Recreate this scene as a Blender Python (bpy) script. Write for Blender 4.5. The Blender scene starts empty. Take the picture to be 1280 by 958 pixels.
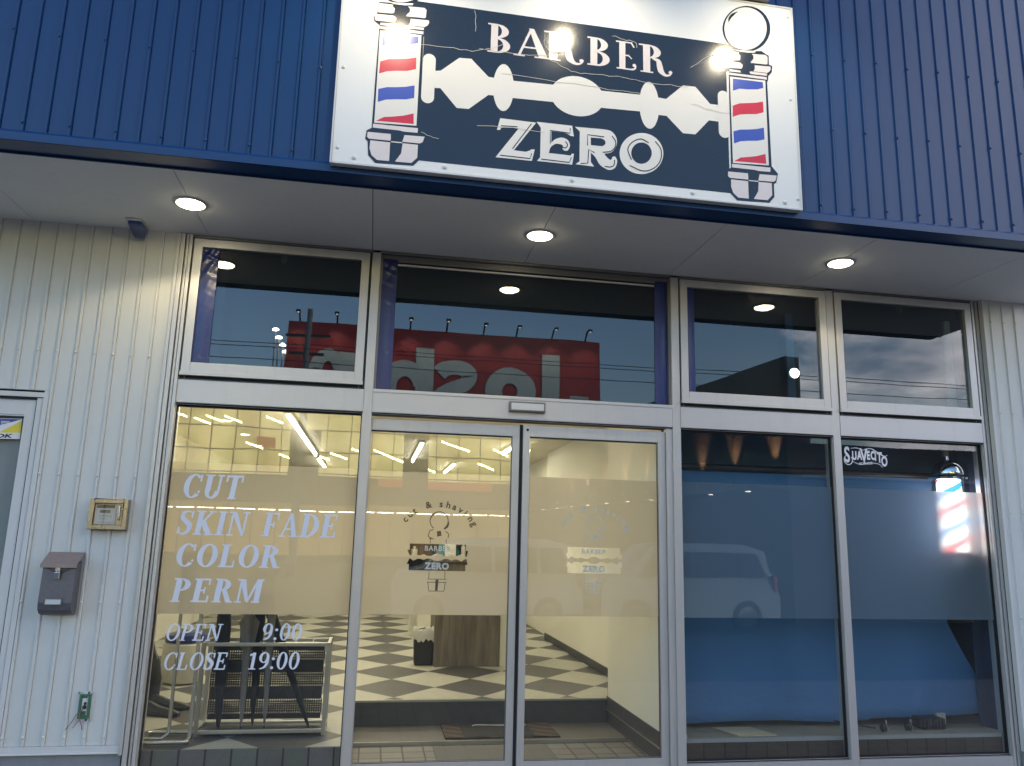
import bpy, bmesh, math, random
from mathutils import Vector, Matrix
random.seed(7)
PI = math.pi
SC = bpy.context.scene
COL = SC.collection

# ------------------------------------------------------------------ camera
YAW, PITCH, ROLL, FPX = math.radians(9.801), math.radians(11.281), math.radians(1.4174), 970.0
F = Vector((math.sin(YAW)*math.cos(PITCH), math.cos(YAW)*math.cos(PITCH), math.sin(PITCH)))
_r0 = Vector((math.cos(YAW), -math.sin(YAW), 0)); _u0 = _r0.cross(F)
RT = math.cos(ROLL)*_r0 + math.sin(ROLL)*_u0
UP = -math.sin(ROLL)*_r0 + math.cos(ROLL)*_u0
CAM = Vector((0, -5.128, 1.48))
cd = bpy.data.cameras.new('camera'); cam = bpy.data.objects.new('camera', cd); COL.objects.link(cam)
cd.sensor_width = 36; cd.lens = FPX/1280*36; cd.clip_start = 0.05; cd.clip_end = 2000
M = Matrix.Identity(4)
for i in range(3):
    M[i][0] = RT[i]; M[i][1] = UP[i]; M[i][2] = -F[i]; M[i][3] = CAM[i]
cam.matrix_world = M
SC.camera = cam

def ray(x, y):
    d = F*FPX + RT*(x-640) - UP*(y-479)
    return d/d.y
def on(x, y, Y=0.0):            # point of the photo on the vertical plane y = Y
    return CAM + ray(x, y)*(Y-CAM.y)
def onz(x, y, Z):               # point of the photo on the level z = Z
    d = ray(x, y); return CAM + d*((Z-CAM.z)/d.z)
def refl(x, y, Y):              # a thing across the street seen in the shop's glass
    p = on(x, y, Y); return Vector((p.x, -p.y, p.z))

# ------------------------------------------------------------------ materials
def rgb(c): return (c[0], c[1], c[2], 1)
def new_mat(name):
    m = bpy.data.materials.new(name); m.use_nodes = True
    nt = m.node_tree; nt.nodes.clear()
    out = nt.nodes.new('ShaderNodeOutputMaterial')
    return m, nt, out
def N(nt, t, **kw):
    n = nt.nodes.new(t)
    for k, v in kw.items():
        if k in n.inputs: n.inputs[k].default_value = v
        else: setattr(n, k, v)
    return n
def mat(name, col, rough=0.5, metal=0.0, var=0.08, scale=6.0, bump=0.0, bscale=60.0, coat=0.0, stretch=(1,1,1), dirt=0.0, dcol=(.1,.09,.08), spec=0.5):
    m, nt, out = new_mat(name)
    p = N(nt, 'ShaderNodeBsdfPrincipled'); L = nt.links
    p.inputs['Roughness'].default_value = rough; p.inputs['Metallic'].default_value = metal
    p.inputs['Coat Weight'].default_value = coat; p.inputs['Specular IOR Level'].default_value = spec
    tc = N(nt, 'ShaderNodeTexCoord'); mp = N(nt, 'ShaderNodeMapping'); mp.inputs['Scale'].default_value = stretch
    L.new(tc.outputs['Object'], mp.inputs['Vector'])
    nz = N(nt, 'ShaderNodeTexNoise'); nz.inputs['Scale'].default_value = scale; nz.inputs['Detail'].default_value = 6
    L.new(mp.outputs[0], nz.inputs['Vector'])
    mx = N(nt, 'ShaderNodeMix', data_type='RGBA')
    mx.inputs[6].default_value = rgb([c*(1-var) for c in col]); mx.inputs[7].default_value = rgb([min(1, c*(1+var)) for c in col])
    L.new(nz.outputs['Fac'], mx.inputs[0])
    last = mx.outputs[2]
    if dirt > 0:
        nd = N(nt, 'ShaderNodeTexNoise'); nd.inputs['Scale'].default_value = 3.1; nd.inputs['Detail'].default_value = 9; nd.inputs['Roughness'].default_value = .65
        m2 = N(nt, 'ShaderNodeMapping'); m2.inputs['Scale'].default_value = (6, 6, .6); L.new(tc.outputs['Object'], m2.inputs['Vector']); L.new(m2.outputs[0], nd.inputs['Vector'])
        rp = N(nt, 'ShaderNodeMapRange'); rp.inputs[1].default_value = .52; rp.inputs[2].default_value = .8; rp.inputs[3].default_value = 0; rp.inputs[4].default_value = dirt
        L.new(nd.outputs['Fac'], rp.inputs[0])
        md = N(nt, 'ShaderNodeMix', data_type='RGBA'); md.inputs[7].default_value = rgb(dcol)
        L.new(rp.outputs[0], md.inputs[0]); L.new(last, md.inputs[6]); last = md.outputs[2]
    L.new(last, p.inputs['Base Color'])
    rr = N(nt, 'ShaderNodeMapRange'); rr.inputs[3].default_value = max(0, rough*.85); rr.inputs[4].default_value = min(1, rough*1.15)
    L.new(nz.outputs['Fac'], rr.inputs[0]); L.new(rr.outputs[0], p.inputs['Roughness'])
    if bump > 0:
        nb = N(nt, 'ShaderNodeTexNoise'); nb.inputs['Scale'].default_value = bscale; nb.inputs['Detail'].default_value = 3
        L.new(mp.outputs[0], nb.inputs['Vector'])
        b = N(nt, 'ShaderNodeBump'); b.inputs['Strength'].default_value = 1; b.inputs['Distance'].default_value = bump
        L.new(nb.outputs['Fac'], b.inputs['Height']); L.new(b.outputs[0], p.inputs['Normal'])
    L.new(p.outputs[0], out.inputs['Surface'])
    return m
def emit(name, col, s):
    m, nt, out = new_mat(name)
    e = N(nt, 'ShaderNodeEmission', Color=rgb(col), Strength=s); nt.links.new(e.outputs[0], out.inputs['Surface'])
    return m

def glass_mat(name, tint=(.93, .95, .94), ior=1.55):
    """thin window glass: Fresnel mirror over a clear pane"""
    m, nt, out = new_mat(name); L = nt.links
    g = N(nt, 'ShaderNodeNewGeometry')
    mi = N(nt, 'ShaderNodeMapRange'); mi.inputs[3].default_value = ior; mi.inputs[4].default_value = 1/ior
    L.new(g.outputs['Backfacing'], mi.inputs[0])
    fr = N(nt, 'ShaderNodeFresnel'); L.new(mi.outputs[0], fr.inputs['IOR'])
    tr = N(nt, 'ShaderNodeBsdfTransparent', Color=rgb(tint)); gl = N(nt, 'ShaderNodeBsdfGlossy', Roughness=0.0)
    gl.inputs['Color'].default_value = (1, 1, 1, 1)
    nz = N(nt, 'ShaderNodeTexNoise', Scale=1.6); nz.inputs['Detail'].default_value = 1
    b = N(nt, 'ShaderNodeBump', Strength=1.0, Distance=0.0007); tc = N(nt, 'ShaderNodeTexCoord')
    L.new(tc.outputs['Object'], nz.inputs['Vector']); L.new(nz.outputs['Fac'], b.inputs['Height']); L.new(b.outputs[0], gl.inputs['Normal'])
    mx = N(nt, 'ShaderNodeMixShader'); L.new(fr.outputs[0], mx.inputs[0]); L.new(tr.outputs[0], mx.inputs[1]); L.new(gl.outputs[0], mx.inputs[2])
    L.new(mx.outputs[0], out.inputs['Surface'])
    return m
def film_mat(name, trans, thru, rough=.3, diff=(.6,.6,.6)):
    """frosted window film: scatters light from behind, blurs what is close behind it"""
    m, nt, out = new_mat(name); L = nt.links
    t = N(nt, 'ShaderNodeBsdfTranslucent', Color=rgb(trans))
    r = N(nt, 'ShaderNodeBsdfRefraction', Color=rgb((.9,.9,.9)), Roughness=rough, IOR=1.25)
    d = N(nt, 'ShaderNodeBsdfDiffuse', Color=rgb(diff))
    nz = N(nt, 'ShaderNodeTexNoise', Scale=900.0); mr = N(nt, 'ShaderNodeMapRange'); mr.inputs[3].default_value = thru*.8; mr.inputs[4].default_value = thru*1.2
    tc = N(nt, 'ShaderNodeTexCoord'); L.new(tc.outputs['Object'], nz.inputs['Vector']); L.new(nz.outputs['Fac'], mr.inputs[0])
    a = N(nt, 'ShaderNodeMixShader'); a.inputs[0].default_value = .28; L.new(t.outputs[0], a.inputs[1]); L.new(d.outputs[0], a.inputs[2])
    b = N(nt, 'ShaderNodeMixShader'); L.new(mr.outputs[0], b.inputs[0]); L.new(a.outputs[0], b.inputs[1]); L.new(r.outputs[0], b.inputs[2])
    L.new(b.outputs[0], out.inputs['Surface'])
    return m
def wood_mat(name, c1, c2, sc=9):
    m, nt, out = new_mat(name); L = nt.links
    p = N(nt, 'ShaderNodeBsdfPrincipled', Roughness=.55)
    tc = N(nt, 'ShaderNodeTexCoord'); mp = N(nt, 'ShaderNodeMapping'); mp.inputs['Scale'].default_value = (9, 9, .8)
    L.new(tc.outputs['Object'], mp.inputs[0])
    w = N(nt, 'ShaderNodeTexNoise', Scale=2.2); w.inputs['Detail'].default_value = 10; w.inputs['Roughness'].default_value = .65; L.new(mp.outputs[0], w.inputs['Vector'])
    cr = N(nt, 'ShaderNodeValToRGB'); cr.color_ramp.elements[0].position = .32; cr.color_ramp.elements[1].position = .7
    cr.color_ramp.elements[0].color = rgb(c1); cr.color_ramp.elements[1].color = rgb(c2)
    L.new(w.outputs['Fac'], cr.inputs[0]); L.new(cr.outputs[0], p.inputs['Base Color']); L.new(p.outputs[0], out.inputs['Surface'])
    return m
def checker_mat(name, ox, oy, dx, dy, ca, cb):
    """diamond laid vinyl tiles: one tip at ox,oy, diagonals dx,dy"""
    m, nt, out = new_mat(name); L = nt.links
    p = N(nt, 'ShaderNodeBsdfPrincipled', Roughness=.42); p.inputs['Specular IOR Level'].default_value = .35
    g = N(nt, 'ShaderNodeNewGeometry'); s = N(nt, 'ShaderNodeSeparateXYZ'); L.new(g.outputs['Position'], s.inputs[0])
    def math_(op, a, b=None, c=None):
        n = N(nt, 'ShaderNodeMath', operation=op)
        for i, v in enumerate((a, b, c)):
            if v is None: continue
            if isinstance(v, (int, float)): n.inputs[i].default_value = v
            else: L.new(v, n.inputs[i])
        return n.outputs[0]
    u = math_('DIVIDE', math_('SUBTRACT', s.outputs[0], ox), dx)
    v = math_('DIVIDE', math_('SUBTRACT', s.outputs[1], oy), dy)
    a = math_('ADD', u, v); b = math_('SUBTRACT', u, v)
    fa = math_('FLOOR', a); fb = math_('FLOOR', b)
    par = math_('PINGPONG', math_('ADD', fa, fb), 1.0)
    # thin joints
    def edge(x):
        fr_ = math_('FRACT', x); return math_('MINIMUM', fr_, math_('SUBTRACT', 1.0, fr_))
    jt = math_('LESS_THAN', math_('MINIMUM', edge(a), edge(b)), .006)
    nz = N(nt, 'ShaderNodeTexNoise', Scale=14.0); nz.inputs['Detail'].default_value = 8; L.new(g.outputs['Position'], nz.inputs['Vector'])
    mx = N(nt, 'ShaderNodeMix', data_type='RGBA'); mx.inputs[6].default_value = rgb(ca); mx.inputs[7].default_value = rgb(cb); L.new(par, mx.inputs[0])
    m2 = N(nt, 'ShaderNodeMix', data_type='RGBA', blend_type='MULTIPLY'); m2.inputs[0].default_value = .35; L.new(mx.outputs[2], m2.inputs[6]); L.new(nz.outputs['Color'], m2.inputs[7])
    m3 = N(nt, 'ShaderNodeMix', data_type='RGBA'); L.new(jt, m3.inputs[0]); L.new(m2.outputs[2], m3.inputs[6]); m3.inputs[7].default_value = (.06,.06,.05,1)
    L.new(m3.outputs[2], p.inputs['Base Color']); L.new(p.outputs[0], out.inputs['Surface'])
    return m
def tile_mat(name, c1, c2, cj, w, h, off=0.0, rough=.6, ms=.004):
    m, nt, out = new_mat(name); L = nt.links
    p = N(nt, 'ShaderNodeBsdfPrincipled', Roughness=rough)
    g = N(nt, 'ShaderNodeNewGeometry'); b = N(nt, 'ShaderNodeTexBrick'); b.offset = off; b.squash = 1
    b.inputs['Color1'].default_value = rgb(c1); b.inputs['Color2'].default_value = rgb(c2); b.inputs['Mortar'].default_value = rgb(cj)
    b.inputs['Scale'].default_value = 1; b.inputs['Mortar Size'].default_value = ms; b.inputs['Brick Width'].default_value = w; b.inputs['Row Height'].default_value = h
    L.new(g.outputs['Position'], b.inputs['Vector'])
    nz = N(nt, 'ShaderNodeTexNoise', Scale=9.0); nz.inputs['Detail'].default_value = 8; L.new(g.outputs['Position'], nz.inputs['Vector'])
    m2 = N(nt, 'ShaderNodeMix', data_type='RGBA', blend_type='MULTIPLY'); m2.inputs[0].default_value = .4; L.new(b.outputs['Color'], m2.inputs[6]); L.new(nz.outputs['Color'], m2.inputs[7])
    L.new(m2.outputs[2], p.inputs['Base Color'])
    bp = N(nt, 'ShaderNodeBump', Strength=.6, Distance=.003); bp.invert = True; L.new(b.outputs['Fac'], bp.inputs['Height']); L.new(bp.outputs[0], p.inputs['Normal'])
    L.new(p.outputs[0], out.inputs['Surface'])
    return m

WARM = (1.0, .80, .50)
MT = dict(
 alu=mat('brushed_aluminium', (.54,.54,.535), .42, .55, var=.07, scale=3, bump=.00012, bscale=140, stretch=(1,1,.05), dirt=.25, dcol=(.3,.28,.25)),
 alu_h=mat('brushed_aluminium_transom', (.54,.54,.545), .42, .55, var=.07, scale=3, bump=.00012, bscale=140, stretch=(.05,1,1), dirt=.18, dcol=(.32,.3,.27)),
 alu_dark=mat('dark_alu_channel', (.2,.2,.2), .45, .6),  # darker grey aluminium
 gap=mat('black_rubber_gasket', (.012,.012,.014), .7),
 white=mat('white_painted_steel', (.62,.64,.62), .38, 0, var=.05, scale=2.5, bump=.0004, bscale=7, dirt=.16, dcol=(.38,.36,.30)),
 trimw=mat('pale_trim_steel', (.62,.63,.62), .4, 0, var=.05, dirt=.12, dcol=(.35,.33,.28)),
 blue=mat('blue_painted_steel', (.0035,.040,.135), .30, 0, var=.10, scale=2, bump=.0005, bscale=6, dirt=.18, dcol=(.03,.07,.18)),
 bluetrim=mat('blue_trim_steel', (.004,.042,.14), .3, 0, var=.08),
 soffit=mat('soffit_board', (.80,.81,.80), .7, 0, var=.04, scale=1.2, dirt=.1, dcol=(.3,.29,.27)),
 conc=mat('grey_concrete', (.24,.25,.26), .85, 0, var=.2, scale=12, bump=.002, bscale=40),
 pavement=tile_mat('pavement_tiles', (.32,.29,.26), (.26,.225,.20), (.10,.09,.08), .15, .15, 0, .7, .006),
 entry=tile_mat('entry_tiles', (.26,.255,.24), (.21,.205,.195), (.06,.057,.055), .15, .15, 0, .55, .006),
 road=mat('asphalt', (.05,.05,.052), .85, 0, var=.25, scale=30, bump=.004, bscale=120),
 cream=mat('cream_wall_paper', (.71,.70,.62), .8, 0, var=.04, scale=30, bump=.0006, bscale=160),
 ceil=mat('cream_ceiling_board', (.72,.68,.58), .85),
 skirt=mat('dark_skirting', (.045,.047,.05), .5),
 riser=mat('dark_grey_step', (.07,.07,.068), .55, 0, var=.2, scale=5),
 stepm=mat('worn_grey_step', (.12,.118,.11), .5, 0, var=.2, scale=5),
 slab=mat('white_slab_edge', (.33,.33,.32), .5, 0, var=.12),
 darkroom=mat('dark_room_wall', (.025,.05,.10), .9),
 navy=mat('navy_backing_sheet', (.016,.045,.07), .7),
 bluesheet=mat('blue_vinyl_sheet', (.012,.027,.15), .32, 0, var=.15, bump=.0025, bscale=9, coat=.2),
 paper=mat('blue_backdrop_paper', (.055,.165,.34), .75, 0, var=.05, scale=1.5, bump=.006, bscale=2.2),
 black=mat('black_plastic', (.02,.02,.022), .4),
 blackc=mat('black_cloth', (.018,.019,.022), .85, bump=.001, bscale=40),
 greyc=mat('grey_umbrella_cloth', (.22,.21,.19), .7, bump=.002, bscale=30),
 chrome=mat('chrome', (.75,.75,.74), .08, 1, var=.02),
 steel=mat('pale_steel_tube', (.55,.54,.5), .3, .9, var=.05),
 brass=mat('brass_coloured_steel', (.37,.33,.26), .28, .85, var=.25, scale=20),
 meterw=mat('meter_face', (.66,.68,.70), .4, var=.06, scale=40),
 mailb=mat('hammered_grey_paint', (.13,.13,.15), .42, .4, var=.25, scale=60, bump=.0006, bscale=300),
 mailid=mat('pinkish_grey_lid', (.30,.24,.23), .4, .4, var=.2, scale=40),
 label=mat('pale_label_card', (.6,.62,.62), .5, var=.1, scale=60),
 green=mat('green_switch_box', (.045,.14,.085), .5, var=.3, scale=50),
 wirer=mat('red_wire', (.3,.09,.07), .5), wireg=mat('grey_wire', (.13,.15,.13), .5),
 sensor=mat('blue_sensor_lens', (.015,.05,.19), .2, coat=.5), 
 signw=mat('white_sign_face', (.80,.79,.74), .22, 0, var=.03, scale=2, coat=.3, dirt=.10, dcol=(.55,.5,.4)),
 signd=mat('dark_navy_print', (.014,.021,.030), .17, 0, var=.12, coat=.4),
 signb=mat('cream_print', (.78,.74,.66), .25, 0, var=.02, coat=.3),
 signp=mat('pinkish_print', (.74,.66,.62), .25, 0, var=.02, coat=.3),
 signblue=mat('blue_print', (.05,.09,.42), .25, 0, coat=.3), signred=mat('red_print', (.62,.025,.045), .25, 0, coat=.3),
 crack=mat('cracked_vinyl', (.55,.52,.45), .6),
 vinyl=mat('white_vinyl_letters', (.72,.76,.86), .45, 0, var=.02),
 vinyl2=mat('pale_vinyl_letters', (.66,.66,.6), .5, 0, var=.02),
 darkv=mat('dark_cut_lines', (.06,.055,.04), .4),
 wood=wood_mat('grey_brown_wood', (.10,.085,.07), (.24,.21,.175)),
 tubeglow=emit('tube_light', (1, .93, .74), 11.0), dlglow=emit('ceiling_downlight', (1, .9, .66), 14.0),
 lens=emit('downlight_lens', (1, .86, .58), 30.0), slens=emit('sign_lamp_lens', (1, .88, .62), 38.0),
 glass=glass_mat('clear_window_glass'), glassd=glass_mat('bronze_window_glass', (.62,.66,.66), 1.75),
 film=film_mat('frosted_film', (.68,.61,.46), .13), filmb=film_mat('frosted_film_dark_side', (.75,.8,.85), .42, 1.0, (.60,.74,.86)),  # one film in two tints; the light at each window is put into the colour
)

# ------------------------------------------------------------------ mesh helpers
class MB:
    def __init__(s): s.v = []; s.f = []; s.m = []; s.mi = 0
    def face(s, pts, mi=None):
        b = len(s.v); s.v += [tuple(p) for p in pts]; s.f.append(tuple(range(b, b+len(pts)))); s.m.append(s.mi if mi is None else mi)
    def box(s, x0, x1, y0, y1, z0, z1, mi=None):
        if x0 > x1: x0, x1 = x1, x0
        if y0 > y1: y0, y1 = y1, y0
        if z0 > z1: z0, z1 = z1, z0
        b = len(s.v)
        s.v += [(x0,y0,z0),(x1,y0,z0),(x1,y1,z0),(x0,y1,z0),(x0,y0,z1),(x1,y0,z1),(x1,y1,z1),(x0,y1,z1)]
        for q in ((0,3,2,1),(4,5,6,7),(0,1,5,4),(1,2,6,5),(2,3,7,6),(3,0,4,7)):
            s.f.append(tuple(b+i for i in q)); s.m.append(s.mi if mi is None else mi)
    def hexa(s, p, mi=None):     # 8 points, bottom 4 then top 4
        b = len(s.v); s.v += [tuple(q) for q in p]
        for q in ((0,3,2,1),(4,5,6,7),(0,1,5,4),(1,2,6,5),(2,3,7,6),(3,0,4,7)):
            s.f.append(tuple(b+i for i in q)); s.m.append(s.mi if mi is None else mi)
    def lathe(s, c, prof, n=24, ax='z', mi=None, caps=True):
        rings = []
        for r, h in prof:
            ring = []
            for k in range(n):
                a = 2*PI*k/n; q = (r*math.cos(a), r*math.sin(a))
                p = {'z': (c[0]+q[0], c[1]+q[1], c[2]+h), 'y': (c[0]+q[0], c[1]+h, c[2]+q[1]), 'x': (c[0]+h, c[1]+q[0], c[2]+q[1])}[ax]
                ring.append(len(s.v)); s.v.append(p)
            rings.append(ring)
        for a, b in zip(rings, rings[1:]):
            for k in range(n):
                s.f.append((a[k], a[(k+1) % n], b[(k+1) % n], b[k])); s.m.append(s.mi if mi is None else mi)
        if caps:
            s.f.append(tuple(reversed(rings[0]))); s.f.append(tuple(rings[-1])); s.m += [s.mi if mi is None else mi]*2
    def tube(s, pts, r, n=10, mi=None, caps=True):
        pts = [Vector(p) for p in pts]; rr = r if isinstance(r, (list, tuple)) else [r]*len(pts)
        t = (pts[1]-pts[0]).normalized(); nrm = t.orthogonal().normalized(); rings = []
        for i, p in enumerate(pts):
            tt = (pts[min(i+1, len(pts)-1)]-pts[max(i-1, 0)]).normalized()
            nrm = (nrm-tt*nrm.dot(tt)).normalized(); bn = tt.cross(nrm); ring = []
            for k in range(n):
                a = 2*PI*k/n; ring.append(len(s.v)); s.v.append(tuple(p+(nrm*math.cos(a)+bn*math.sin(a))*rr[i]))
            rings.append(ring)
        for a, b in zip(rings, rings[1:]):
            for k in range(n):
                s.f.append((a[k], a[(k+1) % n], b[(k+1) % n], b[k])); s.m.append(s.mi if mi is None else mi)
        if caps:
            s.f.append(tuple(reversed(rings[0]))); s.f.append(tuple(rings[-1])); s.m += [s.mi if mi is None else mi]*2
    def build(s, name, mats, parent=None, smooth=False, bevel=0.0, label=None, origin=None):
        if not isinstance(mats, (list, tuple)): mats = [mats]
        me = bpy.data.meshes.new(name)
        org = Vector(origin) if origin else Vector((0,0,0))
        if parent is not None: org = PT[parent.name]
        me.from_pydata([tuple(Vector(v)-org) for v in s.v], [], s.f); 
        for m in mats: me.materials.append(m)
        for p, mi in zip(me.polygons, s.m): p.material_index = mi
        bm = bmesh.new(); bm.from_mesh(me)
        if smooth or bevel: bmesh.ops.remove_doubles(bm, verts=bm.verts, dist=1e-6)
        if bevel: bmesh.ops.bevel(bm, geom=[e for e in bm.edges if len(e.link_faces) == 2 and e.calc_face_angle(0) > .6], offset=bevel, segments=2, profile=.6, affect='EDGES')
        if not getattr(s, 'flat', False): bmesh.ops.recalc_face_normals(bm, faces=bm.faces)
        bm.to_mesh(me); bm.free()
        if smooth:
            for p in me.polygons: p.use_smooth = True
            me.update()
            try: me.set_sharp_from_angle(angle=math.radians(38))
            except Exception: pass
        o = bpy.data.objects.new(name, me); COL.objects.link(o)
        if parent is not None: o.parent = parent
        else: o.location = org
        PT[o.name] = org
        if label: o['label'] = label
        return o
PT = {}
def thing(name, label, cat, loc=(0,0,0), group=None):
    o = bpy.data.objects.new(name, None); COL.objects.link(o); o.location = loc; o.empty_display_size = .1
    o['label'] = label; o['category'] = cat
    if group: o['group'] = group
    PT[o.name] = Vector(loc)
    return o
def tag(o, label, cat, group=None):
    o['label'] = label; o['category'] = cat
    if group: o['group'] = group
    return o
def struct(o): o['kind'] = 'structure'; return o
def lamp(name, kind, loc, power, col=WARM, size=.05, rot=None, spot=None, blend=.2, parent=None):
    d = bpy.data.lights.new(name, kind); d.energy = power; d.color = col
    if kind == 'AREA': d.size = size
    elif kind != 'SUN': d.shadow_soft_size = size
    if spot: d.spot_size = math.radians(spot); d.spot_blend = blend
    o = bpy.data.objects.new(name, d); COL.objects.link(o); o.location = loc
    if rot is not None: o.rotation_euler = rot
    if parent is not None: o.parent = parent; o.location = Vector(loc)-PT[parent.name]
    return o
def copy_thing(root, loc, label=None):
    r = root.copy(); COL.objects.link(r); d = Vector(loc)
    r.location = d; PT[r.name] = d
    if label: r['label'] = label
    for ch in list(root.children):
        c = ch.copy(); COL.objects.link(c); c.parent = r
        for g in list(ch.children):
            e = g.copy(); COL.objects.link(e); e.parent = c
    return r

# ------------------------------------------------------------------ lettering
def cat_pts(pts, n=6):
    P = [Vector((p[0], p[1])) for p in pts]; Q = [P[0]*2-P[1]]+P+[P[-1]*2-P[-2]]; out = []
    for i in range(1, len(Q)-2):
        for k in range(n):
            t = k/n; a, b, c, d = Q[i-1], Q[i], Q[i+1], Q[i+2]
            out.append(.5*((2*b)+(c-a)*t+(2*a-5*b+4*c-d)*t*t+(3*b-a-3*c+d)*t**3))
    out.append(P[-1]); return out
def stroke(pts, w, n=6, curve=True):
    """quads of a brush line; w = width or list of widths per control point"""
    if curve and len(pts) > 2: P = cat_pts(pts, n)
    else: P = [Vector((p[0], p[1])) for p in pts]; n = 1
    if isinstance(w, (int, float)): W = [w]*len(P)
    else:
        W = []
        for i in range(len(w)-1):
            for k in range(n): W.append(w[i]+(w[i+1]-w[i])*k/n)
        W.append(w[-1])
    Lf, Rt = [], []
    for i, p in enumerate(P):
        t = (P[min(i+1, len(P)-1)]-P[max(i-1, 0)]).normalized(); nn = Vector((-t.y, t.x))*W[i]/2
        Lf.append(p+nn); Rt.append(p-nn)
    return [[Lf[i], Lf[i+1], Rt[i+1], Rt[i]] for i in range(len(P)-1)]
def rc(x0, y0, x1, y1): return [[(x0,y0),(x1,y0),(x1,y1),(x0,y1)]]
def arc(cx, cy, rx, ry, wx, wy, a0=0, a1=360, n=28):
    out = []
    for k in range(n):
        a = math.radians(a0+(a1-a0)*k/n); b = math.radians(a0+(a1-a0)*(k+1)/n)
        out.append([(cx+rx*math.cos(a), cy+ry*math.sin(a)), (cx+rx*math.cos(b), cy+ry*math.sin(b)),
                    (cx+(rx-wx)*math.cos(b), cy+(ry-wy)*math.sin(b)), (cx+(rx-wx)*math.cos(a), cy+(ry-wy)*math.sin(a))])
    return out
S_ = .045
def serif_foot(x, w=.17, y=0): return rc(x-.08, y, x+w+.08, y+S_)
def glyph(ch, T=.17):
    t = .055
    if ch == 'C': return .70, [arc(.37,.5,.37,.515,T,t,48,318), rc(.60,.70,.645,.99), stroke([(.60,.22),(.66,.30)],.05)]
    if ch == 'U': return .78, [rc(.09,.3,.09+T,.97), arc(.37,.32,.28,.335,T*.8,.075,180,360,18), rc(.59,.3,.65,.97), rc(0,.955,.09+T+.08,1), rc(.50,.955,.75,1)]
    if ch == 'T': return .68, [rc(.25,.02,.25+T,.98), rc(0,.925,.67,1), rc(0,.72,.045,1), rc(.625,.72,.67,1), serif_foot(.25,T)]
    if ch == 'S': return .58, [stroke([(.50,.74),(.47,.91),(.29,.97),(.13,.89),(.11,.72),(.27,.56),(.44,.42),(.47,.24),(.38,.08),(.22,.02),(.09,.10),(.05,.28)],[.05,.06,.05,.12,.16,.20,.20,.16,.12,.06,.06,.05]), rc(.49,.70,.53,.98), rc(.02,.03,.06,.32)]
    if ch == 'K': return .82, [rc(.09,.02,.09+T,.98), serif_foot(.09,T), serif_foot(.09,T,1-S_), stroke([(.24,.44),(.64,.97)],.06), stroke([(.32,.56),(.66,.02)],T*1.05), rc(.50,.955,.80,1), rc(.50,0,.85,S_)]
    if ch == 'I': return .38, [rc(.09,.02,.09+T,.98), serif_foot(.09,T), serif_foot(.09,T,1-S_)]
    if ch == 'N': return .88, [rc(.11,.02,.165,.98), rc(.68,.1,.735,.98), [[(.08,1),(.28,1),(.735,.0),(.64,.0)]], rc(.02,0,.27,S_), rc(0,.955,.26,1), rc(.56,.955,.85,1)]
    if ch == 'F': return .64, [rc(.09,.02,.09+T,.98), serif_foot(.09,T), rc(.01,.94,.60,1), rc(.56,.72,.60,1), rc(.2,.47,.45,.53), rc(.42,.37,.46,.63)]
    if ch == 'E': return .70, [rc(.09,.02,.09+T,.98), rc(.01,.94,.60,1), rc(.56,.74,.60,1), rc(.2,.47,.45,.53), rc(.42,.37,.46,.63), rc(.01,0,.63,.06), rc(.59,0,.635,.27)]
    if ch == 'A': return .80, [stroke([(.12,.02),(.38,.98)],.055,curve=False), [[(.33,1.0),(.44,1.0),(.76,.02),(.56,.02)]], rc(.20,.30,.60,.355), rc(.0,0,.25,S_), rc(.46,0,.83,S_)]
    if ch == 'D': return .80, [rc(.09,.02,.09+T,.98), arc(.27,.5,.48,.5,T,.055,-90,90,22), rc(.01,.945,.28,1), rc(.01,0,.28,.055)]
    if ch == 'O': return .78, [arc(.38,.5,.38,.515,T,t,0,360,40)]
    if ch == 'L': return .66, [rc(.09,.02,.09+T,.98), serif_foot(.09,T,1-S_), rc(.01,0,.60,.055), rc(.555,0,.60,.28)]
    if ch == 'P': return .68, [rc(.09,.02,.09+T,.98), serif_foot(.09,T), arc(.27,.735,.36,.265,T,.055,-90,90,18), rc(.01,.945,.28,1), rc(.2,.47,.28,.525)]
    if ch == 'R': return .78, [rc(.09,.02,.09+T,.98), serif_foot(.09,T), arc(.27,.745,.34,.255,T,.055,-90,90,18), rc(.01,.945,.28,1), rc(.2,.49,.28,.545), [[(.33,.50),(.49,.53),(.74,.0),(.55,.0)]], rc(.55,0,.80,S_)]
    if ch == 'M': return 1.02, [rc(.11,.02,.16,.98), [[(.08,1),(.28,1),(.54,.02),(.44,.02)]], stroke([(.49,.02),(.78,.98)],.06,curve=False), rc(.75,.02,.75+T,.98), rc(.02,0,.26,S_), rc(.66,0,1.0,S_), rc(0,.955,.22,1), rc(.76,.955,1.0,1)]
    if ch == 'B': return .76, [rc(.09,.02,.09+T,.98), arc(.27,.76,.33,.24,T,.05,-90,90,18), arc(.27,.265,.38,.265,T,.055,-90,90,18), rc(.0,.95,.28,1), rc(.0,0,.28,.05), rc(.2,.50,.29,.545)]
    if ch == 'r': return .95, [rc(.09,.02,.09+T,.98), serif_foot(.09,T), arc(.27,.76,.33,.24,T,.05,-90,90,18), rc(-.03,.95,.28,1), rc(.2,.50,.30,.545), stroke([(.36,.52),(.52,.46),(.56,.28),(.60,.10),(.72,-.02),(.84,.0),(.90,.10)],[.06,.13,.17,.17,.09,.055,.05]), arc(.87,.10,.055,.06,.055,.06,0,360,14)]
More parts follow.
